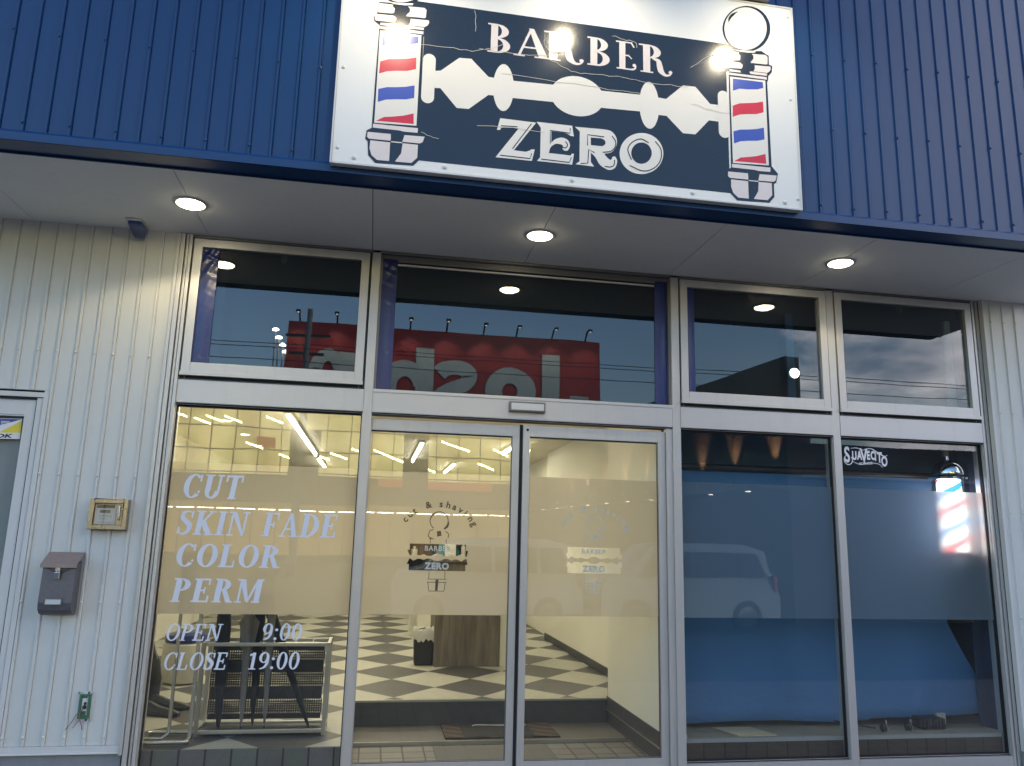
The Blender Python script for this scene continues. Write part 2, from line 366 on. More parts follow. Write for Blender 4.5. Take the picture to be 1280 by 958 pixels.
    if ch == 'e': return .72, [rc(.09,.02,.09+T,.98), rc(-.02,.95,.52,1), stroke([(.48,.98),(.58,.82)],.05), rc(.2,.48,.40,.53), stroke([(.38,.52),(.50,.40)],.04), rc(.0,0,.56,.05), stroke([(.50,.03),(.60,.07),(.62,.17)],.06), arc(.58,.18,.06,.06,.06,.06,0,360,14)]
    if ch == '0': return .60, [arc(.28,.5,.28,.51,.13,.05,0,360,36)]
    if ch == '1': return .46, [rc(.17,.02,.31,.97), rc(.05,0,.43,.045), stroke([(.02,.82),(.2,.9)],.09), ]
    if ch == '9': return .60, [arc(.28,.69,.27,.31,.13,.05,0,360,30), stroke([(.49,.62),(.48,.35),(.36,.12),(.12,.02)],[.12,.13,.09,.03])]
    if ch == ':': return .26, [arc(.11,.62,.075,.08,.075,.08,0,360,14), arc(.11,.09,.075,.08,.075,.08,0,360,14)]
    return .45, []
def put(mb, shapes, fx, mi=0):
    """shapes: lists of polygons in letter space; fx maps (x, y, lift) to a world point"""
    k = 0
    for sh in shapes:
        for q in sh:
            mb.face([fx(p[0], p[1], k) for p in q], mi)
        k += 1
def text(mb, s, x, z, Y, h, sx=1.0, shear=0.0, gap=.06, T=.17, mi=0):
    for ch in s:
        w, sh = glyph(ch, T)
        for n_, (ox, oz) in enumerate(((0, 0), (-.016, .010), (.016, -.006))):
            put(mb, sh, lambda a, b, k: (x+(a*sx+ox+b*shear)*h, Y-.0001-k*.0001-n_*.0008, z+(b+oz)*h), mi)
        x += (w+gap)*sx*h
    return x
def text_width(s, sx, gap): return sum((glyph(c)[0]+gap)*sx for c in s)
def sans(mb, s, h, fx, bold=0.0, mi=0, sp=1.0):
    """built-in sans letters; fx maps (x, y) -> world; height h about one capital"""
    c = bpy.data.curves.new('t', 'FONT'); c.body = s; c.size = h/.73; c.offset = bold; c.space_character = sp; c.resolution_u = 5
    o = bpy.data.objects.new('t', c); COL.objects.link(o)
    dg = bpy.context.evaluated_depsgraph_get(); me = o.evaluated_get(dg).to_mesh()
    V = [v.co.copy() for v in me.vertices]
    for p in me.polygons: mb.face([fx(V[i].x, V[i].y) for i in p.vertices], mi)
    w = max([v.x for v in V] or [0])
    o.evaluated_get(dg).to_mesh_clear(); bpy.data.objects.remove(o); bpy.data.curves.remove(c)
    return w
SKY_S, EXPO, SUN_S, CL, LS = .15, 2.0, 0.3, 1.0, .34
# ================================================================== GROUND
b = MB(); b.box(-60, 60, -3.2, .02, -.3, -.005); struct(b.build('pavement', MT['pavement']))
b = MB(); b.box(-400, 400, -300, -3.2, -.4, -.12); struct(b.build('road', MT['road']))
b = MB(); b.box(-400, 400, .02, 300, -.5, -.06); struct(b.build('ground', MT['conc']))

# ================================================================== SHOP BUILDING
shop = thing('shop_building', 'barber shop front with blue ribbed fascia, white ribbed siding and aluminium glazing', 'building')

def ribbed(mb, x0, x1, z0, z1, y, phase, pitch=.108, back=.03, h=.0095, wt=.011, wb=.019, hole=None):
    """ribbed sheet facing -y"""
    xs = [x0]; 
    k = math.ceil((x0-phase)/pitch)
    pr = [(x0, y)]
    while phase+k*pitch < x1-.02:
        c = phase+k*pitch; k += 1
        if c-wb/2 < x0+.004: continue
        pr += [(c-wb/2, y), (c-wt/2, y-h), (c+wt/2, y-h), (c+wb/2, y+.005), (c+wb/2+.003, y+.005), (c+wb/2+.004, y)]
    pr.append((x1, y))
    for (xa, ya), (xb, yb) in zip(pr, pr[1:]):
        mb.face([(xa, ya, z0), (xb, yb, z0), (xb, yb, z1), (xa, ya, z1)])
        mb.face([(xa, ya, z0), (xa, y+back, z0), (xb, y+back, z0), (xb, yb, z0)])
        mb.face([(xa, ya, z1), (xb, yb, z1), (xb, y+back, z1), (xa, y+back, z1)])
    mb.face([(x0, y+back, z0), (x0, y+back, z1), (x1, y+back, z1), (x1, y+back, z0)])
    mb.face([(x0, y, z0), (x0, y, z1), (x0, y+back, z1), (x0, y+back, z0)])
    mb.face([(x1, y, z0), (x1, y+back, z0), (x1, y+back, z1), (x1, y, z1)])
def rivets(mb, xs, zs, y, r=.0075):
    for x in xs:
        for z in zs:
            mb.lathe((x, y, z), [(r*1.25, .0), (r*1.25, -.0015), (r, -.002), (r*.85, -.007), (r*.4, -.009)], 8, 'y')
WR = -1.451
XE = 5.06     # right end of the canopy
SX = 4.583
b = MB(); b.flat = True
ribbed(b, -4.2, -2.03, 2.30, 3.40, 0, WR); ribbed(b, -2.03, -1.362, .252, 3.40, 0, WR)
s = b.build('siding', MT['white'], shop, label='white ribbed metal siding left of the windows')
b = MB(); rivets(b, [WR-.108*k for k in range(0, 6)], [.30, 1.045, 1.79, 2.55], -.0085); rivets(b, [WR-.108*k for k in range(6, 14)], [2.55], -.0085); b.build('rivets', MT['white'], s)
b = MB(); b.flat = True; ribbed(b, SX, XE, .10, 3.40, -.03, 4.649); s = b.build('siding', MT['white'], shop, label='white ribbed metal siding right of the windows')
b = MB(); rivets(b, [4.649+.108*k for k in range(0, 6)], [1.0, 1.75, 2.5, 3.22], -.0385); b.build('rivets', MT['white'], s)
b = MB(); b.box(-1.995, -1.352, -.012, .03, .207, .250); b.box(-1.995, -1.352, -.018, -.012, .207, .214); b.build('base_flashing', MT['trimw'], shop, bevel=.001)
b = MB(); b.box(-4.2, -1.352, .004, .2, -.2, .206); b.build('plinth', MT['conc'], shop)
b = MB(); b.box(SX, XE, -.02, .2, -.2, .099); b.build('plinth', MT['conc'], shop)
# corner trims and jambs either side of the glazing
b = MB(); b.box(-1.361, -1.341, -.024, .05, .20, 3.388); b.box(-1.341, -1.336, -.012, .05, -.1, 3.388); b.box(-1.336, -1.312, -.02, .05, -.1, 3.388)
b.box(-1.306, -1.292, -.006, .05, -.1, 3.388); b.box(-1.286, -1.266, -.016, .05, -.1, 3.388); b.box(-1.34, -1.266, .02, .12, -.1, 3.386); b.build('jamb', MT['alu'], shop, bevel=.0012)
b = MB(); b.box(4.512, 4.530, -.004, .12, -.1, 3.388); b.box(4.530, 4.546, .012, .12, -.1, 3.388); b.box(4.546, 4.556, -.002, .12, -.1, 3.388); b.box(4.556, SX-.006, .006, .12, -.1, 3.388); b.build('jamb', MT['alu'], shop, bevel=.0012)
b = MB(); b.box(SX-.006, SX+.012, -.042, .0, .1, 3.388); b.build('corner_trim', MT['trimw'], shop, bevel=.0015)
# walls behind siding (the body of the building)
b = MB(); b.box(-4.2, -1.36, .20, .30, 0, 5.3); b.box(4.6, XE, .2, .3, 0, 5.3); b.box(-4.2, XE, .2, .3, 3.42, 5.3)
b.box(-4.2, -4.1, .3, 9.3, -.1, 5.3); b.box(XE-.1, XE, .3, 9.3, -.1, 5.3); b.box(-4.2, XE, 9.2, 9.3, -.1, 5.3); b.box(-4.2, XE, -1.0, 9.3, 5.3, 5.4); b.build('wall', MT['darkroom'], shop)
# mullions
for x0, x1 in ((-.102, -.046), (2.040, 2.098), (3.272, 3.330)):
    b = MB(); b.box(x0, x1, 0, .11, -.05, 3.388); b.box(x0-.001, x1+.001, .014, .020, -.05, 3.388, 1); b.build('mullion', [MT['alu'], MT['gap']], shop, bevel=.0012)
# transoms
for x0, x1 in ((-1.266, -.103), (-.045, 2.039), (2.099, 3.271), (3.331, 4.511)):
    b = MB(); b.box(x0, x1, -.003 if x0 != -.045 else .001, .11, 2.270, 2.418); b.box(x0, x1, .004, .10, 2.258, 2.2695, 1)
    if x0 == -.045: b.box(x0, x1, -.004, .05, 2.404, 2.4255)
    b.build('transom', [MT['alu_h'], MT['gap']], shop, bevel=.0015)
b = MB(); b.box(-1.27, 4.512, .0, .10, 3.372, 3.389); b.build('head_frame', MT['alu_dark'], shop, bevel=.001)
for x0, x1 in ((2.099, 3.271), (3.331, 4.511)):
    b = MB(); b.box(x0, x1, -.002, .11, -.05, .066); b.box(x0, x1, .02, .09, .066, .078, 1); b.build('sill', [MT['alu_h'], MT['gap']], shop, bevel=.0015)
b = MB(); b.box(-1.266, -.103, -.002, .11, -.05, .066); b.build('sill', MT['alu_h'], shop, bevel=.0015)
b = MB(); b.box(-.045, 2.039, .0, .11, -.05, .045); b.build('door_track', MT['steel'], shop, bevel=.001)

# soffit of boards with joints
JX = [-4.2, -3.30, -2.235, -1.172, -.105, .955, 2.028, 3.045, 4.142, XE-.006]
b = MB(); b.flat = False
for a, c in zip(JX, JX[1:]): b.box(a+.0022, c-.0022, -.973, .03, 3.391, 3.40)
b.box(-4.2, XE, -.973, .03, 3.4, 3.41, 1); b.build('soffit', [MT['soffit'], MT['gap']], shop)
b = MB(); b.box(-4.2, XE, .2, .3, 3.39, 3.45); b.build('ceiling_edge', MT['darkroom'], shop)
# blue fascia
b = MB(); b.flat = True; ribbed(b, -4.2, XE, 3.456, 5.35, -1.095, 3.240-.1113*66, pitch=.1113, h=.010)
s = b.build('fascia', MT['blue'], shop, label='blue ribbed metal fascia')
b = MB()
for k in range(0, 104):
    x = 3.240-.1113*66+.1113*k
    if x > XE-.05: break
    if k % 2 == 0: rivets(b, [x], [3.508+.004*math.sin(k*2.1)], -1.104)
    if k % 2 == 1: rivets(b, [x], [4.02+.006*math.sin(k*1.7)], -1.104)
    if k % 2 == 0: rivets(b, [x], [4.52+.006*math.sin(k*1.3)], -1.104)
b.build('rivets', MT['blue'], s)
b = MB(); b.box(-4.2, XE, -1.118, -.974, 3.397, 3.401); b.box(-4.2, XE, -1.121, -1.113, 3.397, 3.440); b.hexa([(-4.2,-1.121,3.440),(XE,-1.121,3.440),(XE,-1.10,3.440),(-4.2,-1.10,3.440),(-4.2,-1.106,3.458),(XE,-1.106,3.458),(XE,-1.098,3.458),(-4.2,-1.098,3.458)])
b.box(-4.2, XE, -.980, -.974, 3.386, 3.397)
b.build('fascia_trim', MT['bluetrim'], shop)
b = MB(); b.box(-4.2, XE, -1.06, -.98, 3.41, 5.35); b.build('fascia_core', MT['darkroom'], shop)
b = MB(); b.box(XE-.004, XE+.004, -1.11, .2, 3.40, 5.35); b.build('fascia_end', MT['blue'], shop)

# ---- upper windows
def frame_box(b, x0, x1, z0, z1, w, y0, y1, wb=None, mi=0):
    wb = wb or w
    b.box(x0, x0+w, y0, y1, z0, z1, mi); b.box(x1-w, x1, y0, y1, z0, z1, mi)
    b.box(x0+w, x1-w, y0, y1, z1-w, z1, mi); b.box(x0+w, x1-w, y0, y1, z0, z0+wb, mi)
def sheet_strip(x0, x1, z0, z1, y, parent, crumple=.0, name='blue_strip'):
    b = MB(); nx, nz = 10, 90
    rnd = random.Random(int(x0*1000))
    ph = [rnd.uniform(0, 6) for _ in range(6)]
    def P(i, j):
        x = x0+(x1-x0)*i/nx; z = z0+(z1-z0)*j/nz; t = max(0, (z-(z1-.30))/.30)
        a = crumple*(.15+t*t*1.6)
        d = a*(math.sin(z*95+x*40+ph[0])*.5+math.sin(z*57-x*90+ph[1])*.6+math.sin(z*150+x*65+ph[2])*.3)+.0015*math.sin(x*60+ph[3])
        return (x, y+.006+d, z)
    for i in range(nx):
        for j in range(nz):
            b.face([P(i,j), P(i+1,j), P(i+1,j+1), P(i,j+1)])
    b.flat = True
    return b.build(name, MT['bluesheet'], parent, smooth=True)
def backing(x0, x1, parent, z0=2.35, z1=3.40, y=.19):
    b = MB(); b.box(x0, x1, y, y+.008, z0, z1); b.build('dark_backing', MT['navy'], parent)
def awning(x0, x1):
    b = MB(); frame_box(b, x0, x1, 2.470, 3.362, .054, -.010, .045, .060)
    b.box(x0-.004, x1+.004, -.022, .04, 2.444, 2.4695)
    frame_box(b, x0-.008, x1+.008, 2.424, 3.371, .03, .012, .03, .04, 1)
    # mitre lines
    b.box(x0+.0535, x0+.0548, -.0104, -.006, 2.47, 2.531, 1); b.box(x1-.0548, x1-.0535, -.0104, -.006, 2.47, 2.531, 1)
    b.m_ = 0
    w = b.build('upper_window', [MT['alu'], MT['gap']], shop, bevel=.001)
    g = MB(); g.box(x0+.05, x1-.05, .016, .021, 2.525, 3.312); g.build('pane', MT['glassd'], w)
    k = MB(); xm = (x0+x1)/2; k.box(xm-.02, xm+.02, .03, .05, 3.262, 3.305); k.box(xm-.008, xm+.008, .028, .032, 3.25, 3.275, 0); k.build('latch', MT['alu_dark'], w)
    backing(x0-.02, x1+.02, w)
    return w
w = awning(-1.255, -.118); sheet_strip(-1.2005, -1.098, 2.531, 3.306, .003, w, .0042)
g = MB(); g.box(-1.104, -1.04, .06, .066, 2.5, 3.33); g.build('inner_frame', MT['darkroom'], w)
w = awning(2.108, 3.262); sheet_strip(2.163, 2.222, 2.531, 3.306, .006, w, .0006); g = MB(); g.box(2.99, 3.05, .10, .12, 2.5, 3.2); g.build('inner_frame', MT['paper'], w)
w = awning(3.338, 4.498); g = MB(); g.hexa([(4.30,.07,2.5),(4.375,.07,2.5),(4.375,.09,2.5),(4.30,.09,2.5),(4.322,.07,3.23),(4.37,.07,3.23),(4.37,.09,3.23),(4.322,.09,3.23)]); g.build('pale_strip', MT['trimw'], w, label='pale vertical strip behind the glass')  # pale upright strip set behind the pane
# middle fixed light above the doors
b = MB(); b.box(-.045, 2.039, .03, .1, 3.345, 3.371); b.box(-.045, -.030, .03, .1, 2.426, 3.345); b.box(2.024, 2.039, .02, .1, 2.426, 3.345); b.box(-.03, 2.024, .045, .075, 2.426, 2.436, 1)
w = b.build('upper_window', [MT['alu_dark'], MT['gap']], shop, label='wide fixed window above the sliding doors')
g = MB(); g.box(-.031, 2.025, .048, .054, 2.43, 3.346); g.build('pane', MT['glassd'], w)
sheet_strip(-.029, .071, 2.437, 3.344, .035, w, .0022); sheet_strip(1.93, 2.022, 2.437, 3.344, .037, w, .0009)
g = MB(); g.box(.072, 1.929, .036, .047, 3.304, 3.316); g.box(.072, 1.929, .030, .047, 3.328, 3.3445, 1); g.build('blind_rail', [MT['trimw'], MT['alu_dark']], w)
backing(-.045, 2.04, w)
# divider between shop ceiling void and lower space
# ---- lower fixed windows
def lower(x0, x1, film, glass, label=None):
    b = MB(); frame_box(b, x0, x1, .066, 2.258, .010, .03, .06, mi=1); b.box(x0, x0+.004, .012, .11, .066, 2.258); b.box(x1-.004, x1, .012, .11, .066, 2.258)
    w = b.build('window', [MT['alu'], MT['gap']], shop, label=label)
    g = MB(); g.box(x0+.004, x1-.004, .040, .046, .07, 2.256); g.build('pane', glass, w)
    f = MB(); f.flat = True; f.face([(x0+.006,.0485,.979), (x1-.006,.0485,.979), (x1-.006,.0485,1.897), (x0+.006,.0485,1.897)]); f.build('frosted_film', film, w)
    return w
W1 = lower(-1.266, -.103, MT['film'], MT['glass'], 'left window with white price lettering')
W3 = lower(2.099, 3.271, MT['filmb'], MT['glass']); W4 = lower(3.331, 4.511, MT['filmb'], MT['glass'])
# lettering on the left window (front face of the glass)
YL = .0385
def line(s, px, bly, ptop, prx, parent, Y=YL, shear=.13, T=.19, gap=.09, mt='vinyl', z=None, zt=None):
    p0 = on(px, bly, Y); h = (zt-p0.z) if zt else on(px, ptop, Y).z-p0.z
    z0 = z if z is not None else p0.z
    x1 = on(prx, bly, Y).x
    k = (x1-p0.x-shear*h*.5)/(text_width(s, 1, gap)*h)
    b = MB(); text(b, s, p0.x, z0, Y, h, k, shear, gap, T); b.flat = True
    o = b.build('lettering', MT[mt], parent); return o
line('CUT', 227, 622, 592.5, 304, W1); line('SKIN FADE', 220, 668, 638, 424, W1); line('COLOR', 218, 708, 679.5, 353, W1); line('PERM', 212, 752.5, 723, 330, W1)
line('OPEN', 206, 801, 780, 278, W1, T=.13, shear=.17); line('9:00', 326, 800.5, 779.5, 379, W1, T=.12, shear=.14); line('CLOSE', 203, 837.5, 816, 285, W1, T=.13, shear=.17); line('19:00', 309, 837, 815.5, 376, W1, T=.12, shear=.12)

# ---- sliding doors
def door_leaf(x0, x1, y, ls, rs):
    b = MB(); z1 = 2.236
    if ls: b.box(x0, x0+ls, y, y+.035, .02, z1)
    b.box(x1-rs, x1, y, y+.035, .02, z1); b.box(x0+ls, x1-rs, y+.002, y+.033, 2.160, z1); b.box(x0+ls, x1-rs, y+.002, y+.033, .02, .100)
    b.box(x0+ls, x1-rs, y+.008, y+.028, 2.150, 2.160, 1); b.box(x0+ls, x1-rs, y+.008, y+.028, .10, .107, 1); b.box(x1-rs-.006, x1-rs, y+.006, y+.028, .1, 2.16, 1)
    d = b.build('sliding_door', [MT['alu'], MT['gap']], shop, bevel=.0012)
    g = MB(); g.box(x0+ls-.003, x1-rs+.003, y+.014, y+.020, .103, 2.156); g.build('pane', MT['glass'], d)
    return d
D1 = door_leaf(-.075, .957, .052, .035, .048); D2 = door_leaf(.978, 1.992, .030, .046, .052)
b = MB(); b.box(.958, .977, .05, .09, .03, 2.24); b.build('door_seal', MT['gap'], shop)
b = MB(); b.box(1.994, 2.0395, .012, .10, -.02, 2.262); b.box(1.992, 2.0, .06, .1, -.02, 2.26, 1); b.build('door_jamb', [MT['alu'], MT['gap']], shop, bevel=.001)
b = MB(); b.box(.868, 1.117, -.034, 0, 2.318, 2.388); b.box(.876, 1.109, -.036, -.033, 2.326, 2.380, 1); b.build('door_sensor', [MT['alu_dark'], MT['trimw']], shop, bevel=.004, label='slim door sensor on the header over the sliding doors')
b = MB(); b.lathe((1.028-.02, .0298, 2.205), [(.009,0),(.009,-.002),(.005,-.002)], 12, 'y'); b.build('key_hole', MT['gap'], shop)

# film on the doors, with the emblem cut out of it (real holes in the sheet)
def holed_sheet(name, outer, holes, Y, m, parent):
    c = bpy.data.curves.new('c', 'CURVE'); c.dimensions = '2D'; c.fill_mode = 'BOTH'
    for ring in [outer]+holes:
        s = c.splines.new('POLY'); s.points.add(len(ring)-1)
        for p, q in zip(s.points, ring): p.co = (q[0], q[1], 0, 1)
        s.use_cyclic_u = True
    o = bpy.data.objects.new('c', c); COL.objects.link(o)
    me = o.evaluated_get(bpy.context.evaluated_depsgraph_get()).to_mesh()
    mb = MB(); mb.flat = True; V = [v.co.copy() for v in me.vertices]
    for p in me.polygons: mb.face([(V[i].x, Y, V[i].y) for i in p.vertices])
    o.evaluated_get(bpy.context.evaluated_depsgraph_get()).to_mesh_clear(); bpy.data.objects.remove(o); bpy.data.curves.remove(c)
    return mb.build(name, m, parent)
def emblem(D, x0, x1, Y, cx, cz, pale):
    """cx,cz = centre of the blade; sizes in metres"""
    lm = MT['vinyl2'] if pale else MT['darkv']
    W = .205; H = .085
    def notch(sg):
        pts = [(-W,.012*sg),(-W*.93,.012*sg)]
        up = [(-.92,.2),(-.80,.62),(-.66,.30),(-.55,.30),(-.46,.5),(-.36,.25),(-.22,.22),(-.12,.5),(0,.62),(.12,.5),(.22,.22),(.36,.25),(.46,.5),(.55,.30),(.66,.30),(.80,.62),(.92,.2),(.97,.2)]
        q = [(a*W*.96, .035*b_*sg*1.1) for a, b_ in up]
        q += [(W*.97,.045*sg),(W*.9,.045*sg),(W*.9,H*sg),(-W*.9,H*sg),(-W*.9,.045*sg),(-W*.97,.045*sg)]
        return [(cx+a, cz+c) for a, c in q]
    holes = [notch(1), notch(-1)]
    holed_sheet('frosted_film', [(x0,.981),(x1,.981),(x1,1.890),(x0,1.890)], holes, Y, MT['film'], D)
    fx = lambda a, c: (a, Y-.0012, c)
    b = MB(); b.flat = True
    # thin outline of a pole behind the blade
    k = 0
    def add(sh, lift=0):
        nonlocal k
        k += 1
        for q in sh: b.face([(cx+p[0], Y-.0012-k*.0001, cz+p[1]) for p in q])
    wl = .0055
    add(arc(0, .235, .062, .062, wl, wl, -55, 235, 30)); add(stroke([(-.062,.235),(-.05,.262),(-.03,.28)], .006)); 
    add(stroke([(.035,.183),(.057,.20),(.062,.23)], .010))
    add(stroke([(-.06,.165),(-.066,.135),(-.045,.122)], wl)); add(stroke([(.045,.168),(.066,.150),(.062,.125)], wl)); add(stroke([(-.035,.178),(-.055,.172),(-.06,.165)], wl))
    add([[(-.012,.168),(.014,.170),(.02,.140),(-.008,.132)]]); add(stroke([(-.06,.12),(-.03,.118)], wl, curve=False))
    for sx in (-.052, .052): add([[(sx-.002, .118),(sx+.002,.118),(sx+.002,.088),(sx-.002,.088)]]); add([[(sx-.002, -.09),(sx+.002,-.09),(sx+.002,-.135),(sx-.002,-.135)]])
    add(rc(-.062,-.140,.062,-.136)); add(rc(-.064,-.160,.064,-.156)); add([[(-.058,-.16),(-.054,-.16),(-.048,-.212),(-.053,-.208)]]); add([[(.058,-.16),(.054,-.16),(.048,-.212),(.053,-.208)]]); add(rc(-.05,-.215,.05,-.211)); add([[(-.008,-.142),(.012,-.142),(.008,-.21),(-.008,-.21)]])
    # the arc of letters
    st = 'cut & shaving'; R_ = .245; n = len(st)
    for i, ch in enumerate(st):
        if ch == ' ': continue
        a = math.radians(148-(148-28)*i/(n-1)); ox = cx+R_*math.cos(a)*1.0; oz = cz+.115+R_*math.sin(a)*.86; t = a-PI/2; ct, sn = math.cos(t), math.sin(t)
        sans(b, ch, .044, lambda u, v, ox=ox, oz=oz, ct=ct, sn=sn: (ox+(u-.012)*ct-v*sn, Y-.0016, oz+(u-.012)*sn+v*ct), bold=.0016)
    b.build('emblem_lines', lm, D)
    b = MB(); b.flat = True
    fxx = lambda z0, s_: (lambda u, v: (cx-s_+u, Y-.0008, cz+z0+v))
    sans(b, 'BARBER', .032, fxx(.042, .088), bold=.0012, sp=1.15); sans(b, 'ZERO', .040, fxx(-.074, .078), bold=.003, sp=1.15)
    b.build('lettering', MT['vinyl2'], D)
e = on(548, 697, .07); emblem(D1, -.038, .908, .0725, e.x-.005, e.z+.0, False)
e = on(750, 701, .045); emblem(D2, 1.026, 1.938, .0505, e.x-.04, e.z+.0, True)

# small maker's mark on the right-hand window
b = MB(); b.flat = True; bz = 2.105; hh = .062
cs = 'SUAVECITO'; xs = [3.375,3.437,3.480,3.506,3.556,3.588,3.620,3.640,3.672]; hs = [.115,.062,.062,.105,.062,.062,.062,.075,.072]; zo = [-.02,0,.003,-.018,.006,.006,.0,-.012,-.038]
for ch, xx, h_, z_ in zip(cs, xs, hs, zo):
    sans(b, ch, h_, lambda u, v, xx=xx, z_=z_: (xx+u*.62, .0385, bz+z_+v), bold=.004)
for q in stroke([(3.43,2.186),(3.48,2.190),(3.52,2.176),(3.56,2.186),(3.60,2.188),(3.65,2.160),(3.70,2.138),(3.725,2.148)], [.003,.006,.004,.005,.006,.009,.007,.003])+stroke([(3.44,2.09),(3.50,2.070),(3.58,2.084),(3.65,2.078),(3.68,2.055)], .004)+arc(3.405,2.10,.036,.038,.006,.006,110,400,24):
    b.face([(p[0], .0382, p[1]) for p in q])
sans(b, 'POMADE', .022, lambda u, v: (3.49+u*.9, .0385, 2.066+v*.8+u*.08), bold=.0008)
b.build('lettering', MT['vinyl'], W4)

# ---- staff door at the far left
b = MB(); b.box(-3.3, -2.0, -.012, .05, 2.255, 2.285); b.box(-2.028, -2.0, -.012, .05, .0, 2.255); b.box(-2.064, -2.032, -.004, .05, 0, 2.25); b.box(-3.3, -2.064, .0, .05, 2.236, 2.255, 1); b.box(-2.072, -2.064, .004, .05, 0, 2.236, 1)
b.box(-2.128, -2.072, .006, .05, 0, 2.236); b.box(-3.2, -2.128, .008, .05, 2.135, 2.236); b.box(-3.2, -3.1, .008, .05, 0, 2.135); b.box(-3.1, -2.128, .006, .012, 2.142, 2.146, 1)
sd = b.build('staff_door', [MT['trimw'], MT['gap']], shop, bevel=.0012, label='pale staff door with a security sticker')
g = MB(); g.box(-3.1, -2.128, .024, .030, .05, 2.135); g.build('pane', MT['glass'], sd)
g = MB(); g.box(-3.1, -2.128, .06, .064, .05, 2.135); g.build('curtain', mat('grey_door_curtain', (.42,.43,.43), .8, bump=.002, bscale=5, stretch=(6,1,.3)), sd)
# sticker
pa, pb, pc, pd = on(-28,523,.02), on(27.5,523.5,.02), on(24.5,549,.02), on(-31,548,.02)
def lerp(a, c, t): return a+(c-a)*t
def SP(u, v, k=0): q = lerp(lerp(pd, pc, u), lerp(pa, pb, u), v); return (q.x, .0225-k*.0003, q.z)
b = MB(); b.flat = True
b.face([SP(0,0),SP(1,0),SP(1,1),SP(0,1)], 0); b.face([SP(0,.30,1),SP(1,.98,1),SP(0,.98,1)], 1); b.face([SP(.5,.3,1),SP(1,.3,1),SP(1,.9,1)], 2); b.face([SP(.0,.28,1.5),SP(.5,.28,1.5),SP(.5,.3,1.5),SP(0,.3,1.5)], 0)
sw = pb.x-pa.x
sans(b, 'ALSOK', .055, lambda u, v: SP(.02+u/sw*.82+v*.6, .06+v*3.4, 2), bold=.003, mi=3)
for i, ln in enumerate((.20, .22, .08)): b.face([SP(.53, .84-i*.07, 2), SP(.53+ln, .84-i*.07, 2), SP(.53+ln, .87-i*.07, 2), SP(.53, .87-i*.07, 2)], 0)
b.build('sticker', [mat('sticker_white', (.72,.73,.75), .3), mat('sticker_blue', (.02,.045,.30), .3), mat('sticker_yellow', (.72,.58,.04), .3), MT['black']], sd)
# ================================================================== SIGN
SY = -1.165
sign = thing('shop_sign', 'large white sign with striped poles, razor blade and BARBER ZERO lettering', 'sign', (1.04, SY, 3.43))
b = MB(); b.box(-.335, 2.410, SY, SY+.045, 3.430, 4.785); fb = b.build('board', MT['signw'], sign, bevel=.003)
b = MB(); frame_box(b, -.337, 2.412, 3.428, 4.787, .011, SY-.004, SY+.02); b.build('edge_trim', MT['trimw'], sign, bevel=.001)
b = MB()
for x in (-.21, .28, 1.0, 1.72, 2.30):
    for z in (3.47,): b.lathe((x, SY, z), [(.013,0),(.013,-.003),(.008,-.006),(.002,-.007)], 14, 'y')
for x, z in ((-.30,4.0),(2.37,4.15),(-.30,3.52),(2.385,3.50),(2.38,4.72),(1.3,4.75)): b.lathe((x, SY, z), [(.010,0),(.010,-.003),(.006,-.005),(.002,-.006)], 14, 'y')
b.build('screws', MT['trimw'], sign)
b = MB(); b.box(.0, 2.09, SY+.045, SY+.06, 3.5, 3.56); b.box(.0, 2.09, SY+.045, SY+.06, 4.6, 4.66); b.build('back_rail', MT['alu_dark'], sign)
b = MB(); b.flat = True
b.face([(x_, SY-.0006, z_) for x_, z_ in ((.130,3.492),(1.955,3.492),(1.955,4.28),(2.04,4.34),(2.04,4.470),(.02,4.470),(.02,4.34),(.130,4.28))]); b.build('dark_panel', MT['signd'], sign)

def PXS(px, py, k): p = on(px, py, SY); return (p.x, SY-.0012-k*.0003, p.z)
# BARBER
b = MB(); b.flat = True
zb, zt_ = 4.207, 4.392; hB = zt_-zb
for ch, a, c in (('B',45,208),('A',205,430),('r',400,645),('B',660,820),('e',840,975),('r',985,1188)):
    xa = on(600+a/4.923, 64.5+(a-45)*.127/4.923, SY).x; xc = on(600+c/4.923, 64.5+(a-45)*.127/4.923, SY).x
    w, sh = glyph(ch, .20); kx = (xc-xa)/w
    put(b, sh, lambda u, v, k: (xa+u*kx, SY-.0012-k*.0002, zb+v*hB))
b.build('lettering', MT['signp'], sign, label='cream serif word BARBER')
# ZERO traced
b = MB(); b.flat = True
def z2(l, k=0): return [PXS(610+x/5.565, 140+y/5.565, k) for x, y in l]
def bz(pts, n=5): return [(p.x, p.y) for p in cat_pts(pts, n)]
b.face(z2([(85,45),(335,76),(180,268),(262,279),(290,270),(300,262),(325,262),(305,342),(52,316),(212,118),(150,108),(108,106),(90,114),(84,127),(62,125)]))
b.face(z2([(338,70),(585,98),(597,172)]+bz([(572,168),(552,154),(520,146),(440,136)])+bz([(440,215),(470,190),(515,180),(555,198),(570,235),(555,268),(530,270),(518,255),(522,238),(500,225),(470,228),(442,250),(428,288)])+[(550,302),(575,305),(582,292),(598,292),(585,368),(340,342),(362,318),(367,112)]))
b.face(z2([(605,105),(800,122)]+bz([(800,122),(855,135),(892,180),(893,235),(862,280),(812,292)])+bz([(812,300),(835,325),(855,335),(866,315),(885,313),(898,345),(885,388),(850,405),(815,395),(775,365),(745,315),(715,285)])+[(715,350),(738,382),(608,365),(636,345),(638,138)]))
oc = [(1067+152*math.cos(2*PI*k/48), 291+143*math.sin(2*PI*k/48)) for k in range(48)]; b.face(z2(oc))
b.face(z2([(715,180),(785,185)]+bz([(785,185),(812,200),(815,225),(795,240)])+[(715,232)], 2), 1)
b.face(z2([(1067+71*math.cos(2*PI*k/40), 288+74*math.sin(2*PI*k/40)) for k in range(40)], 2), 1)
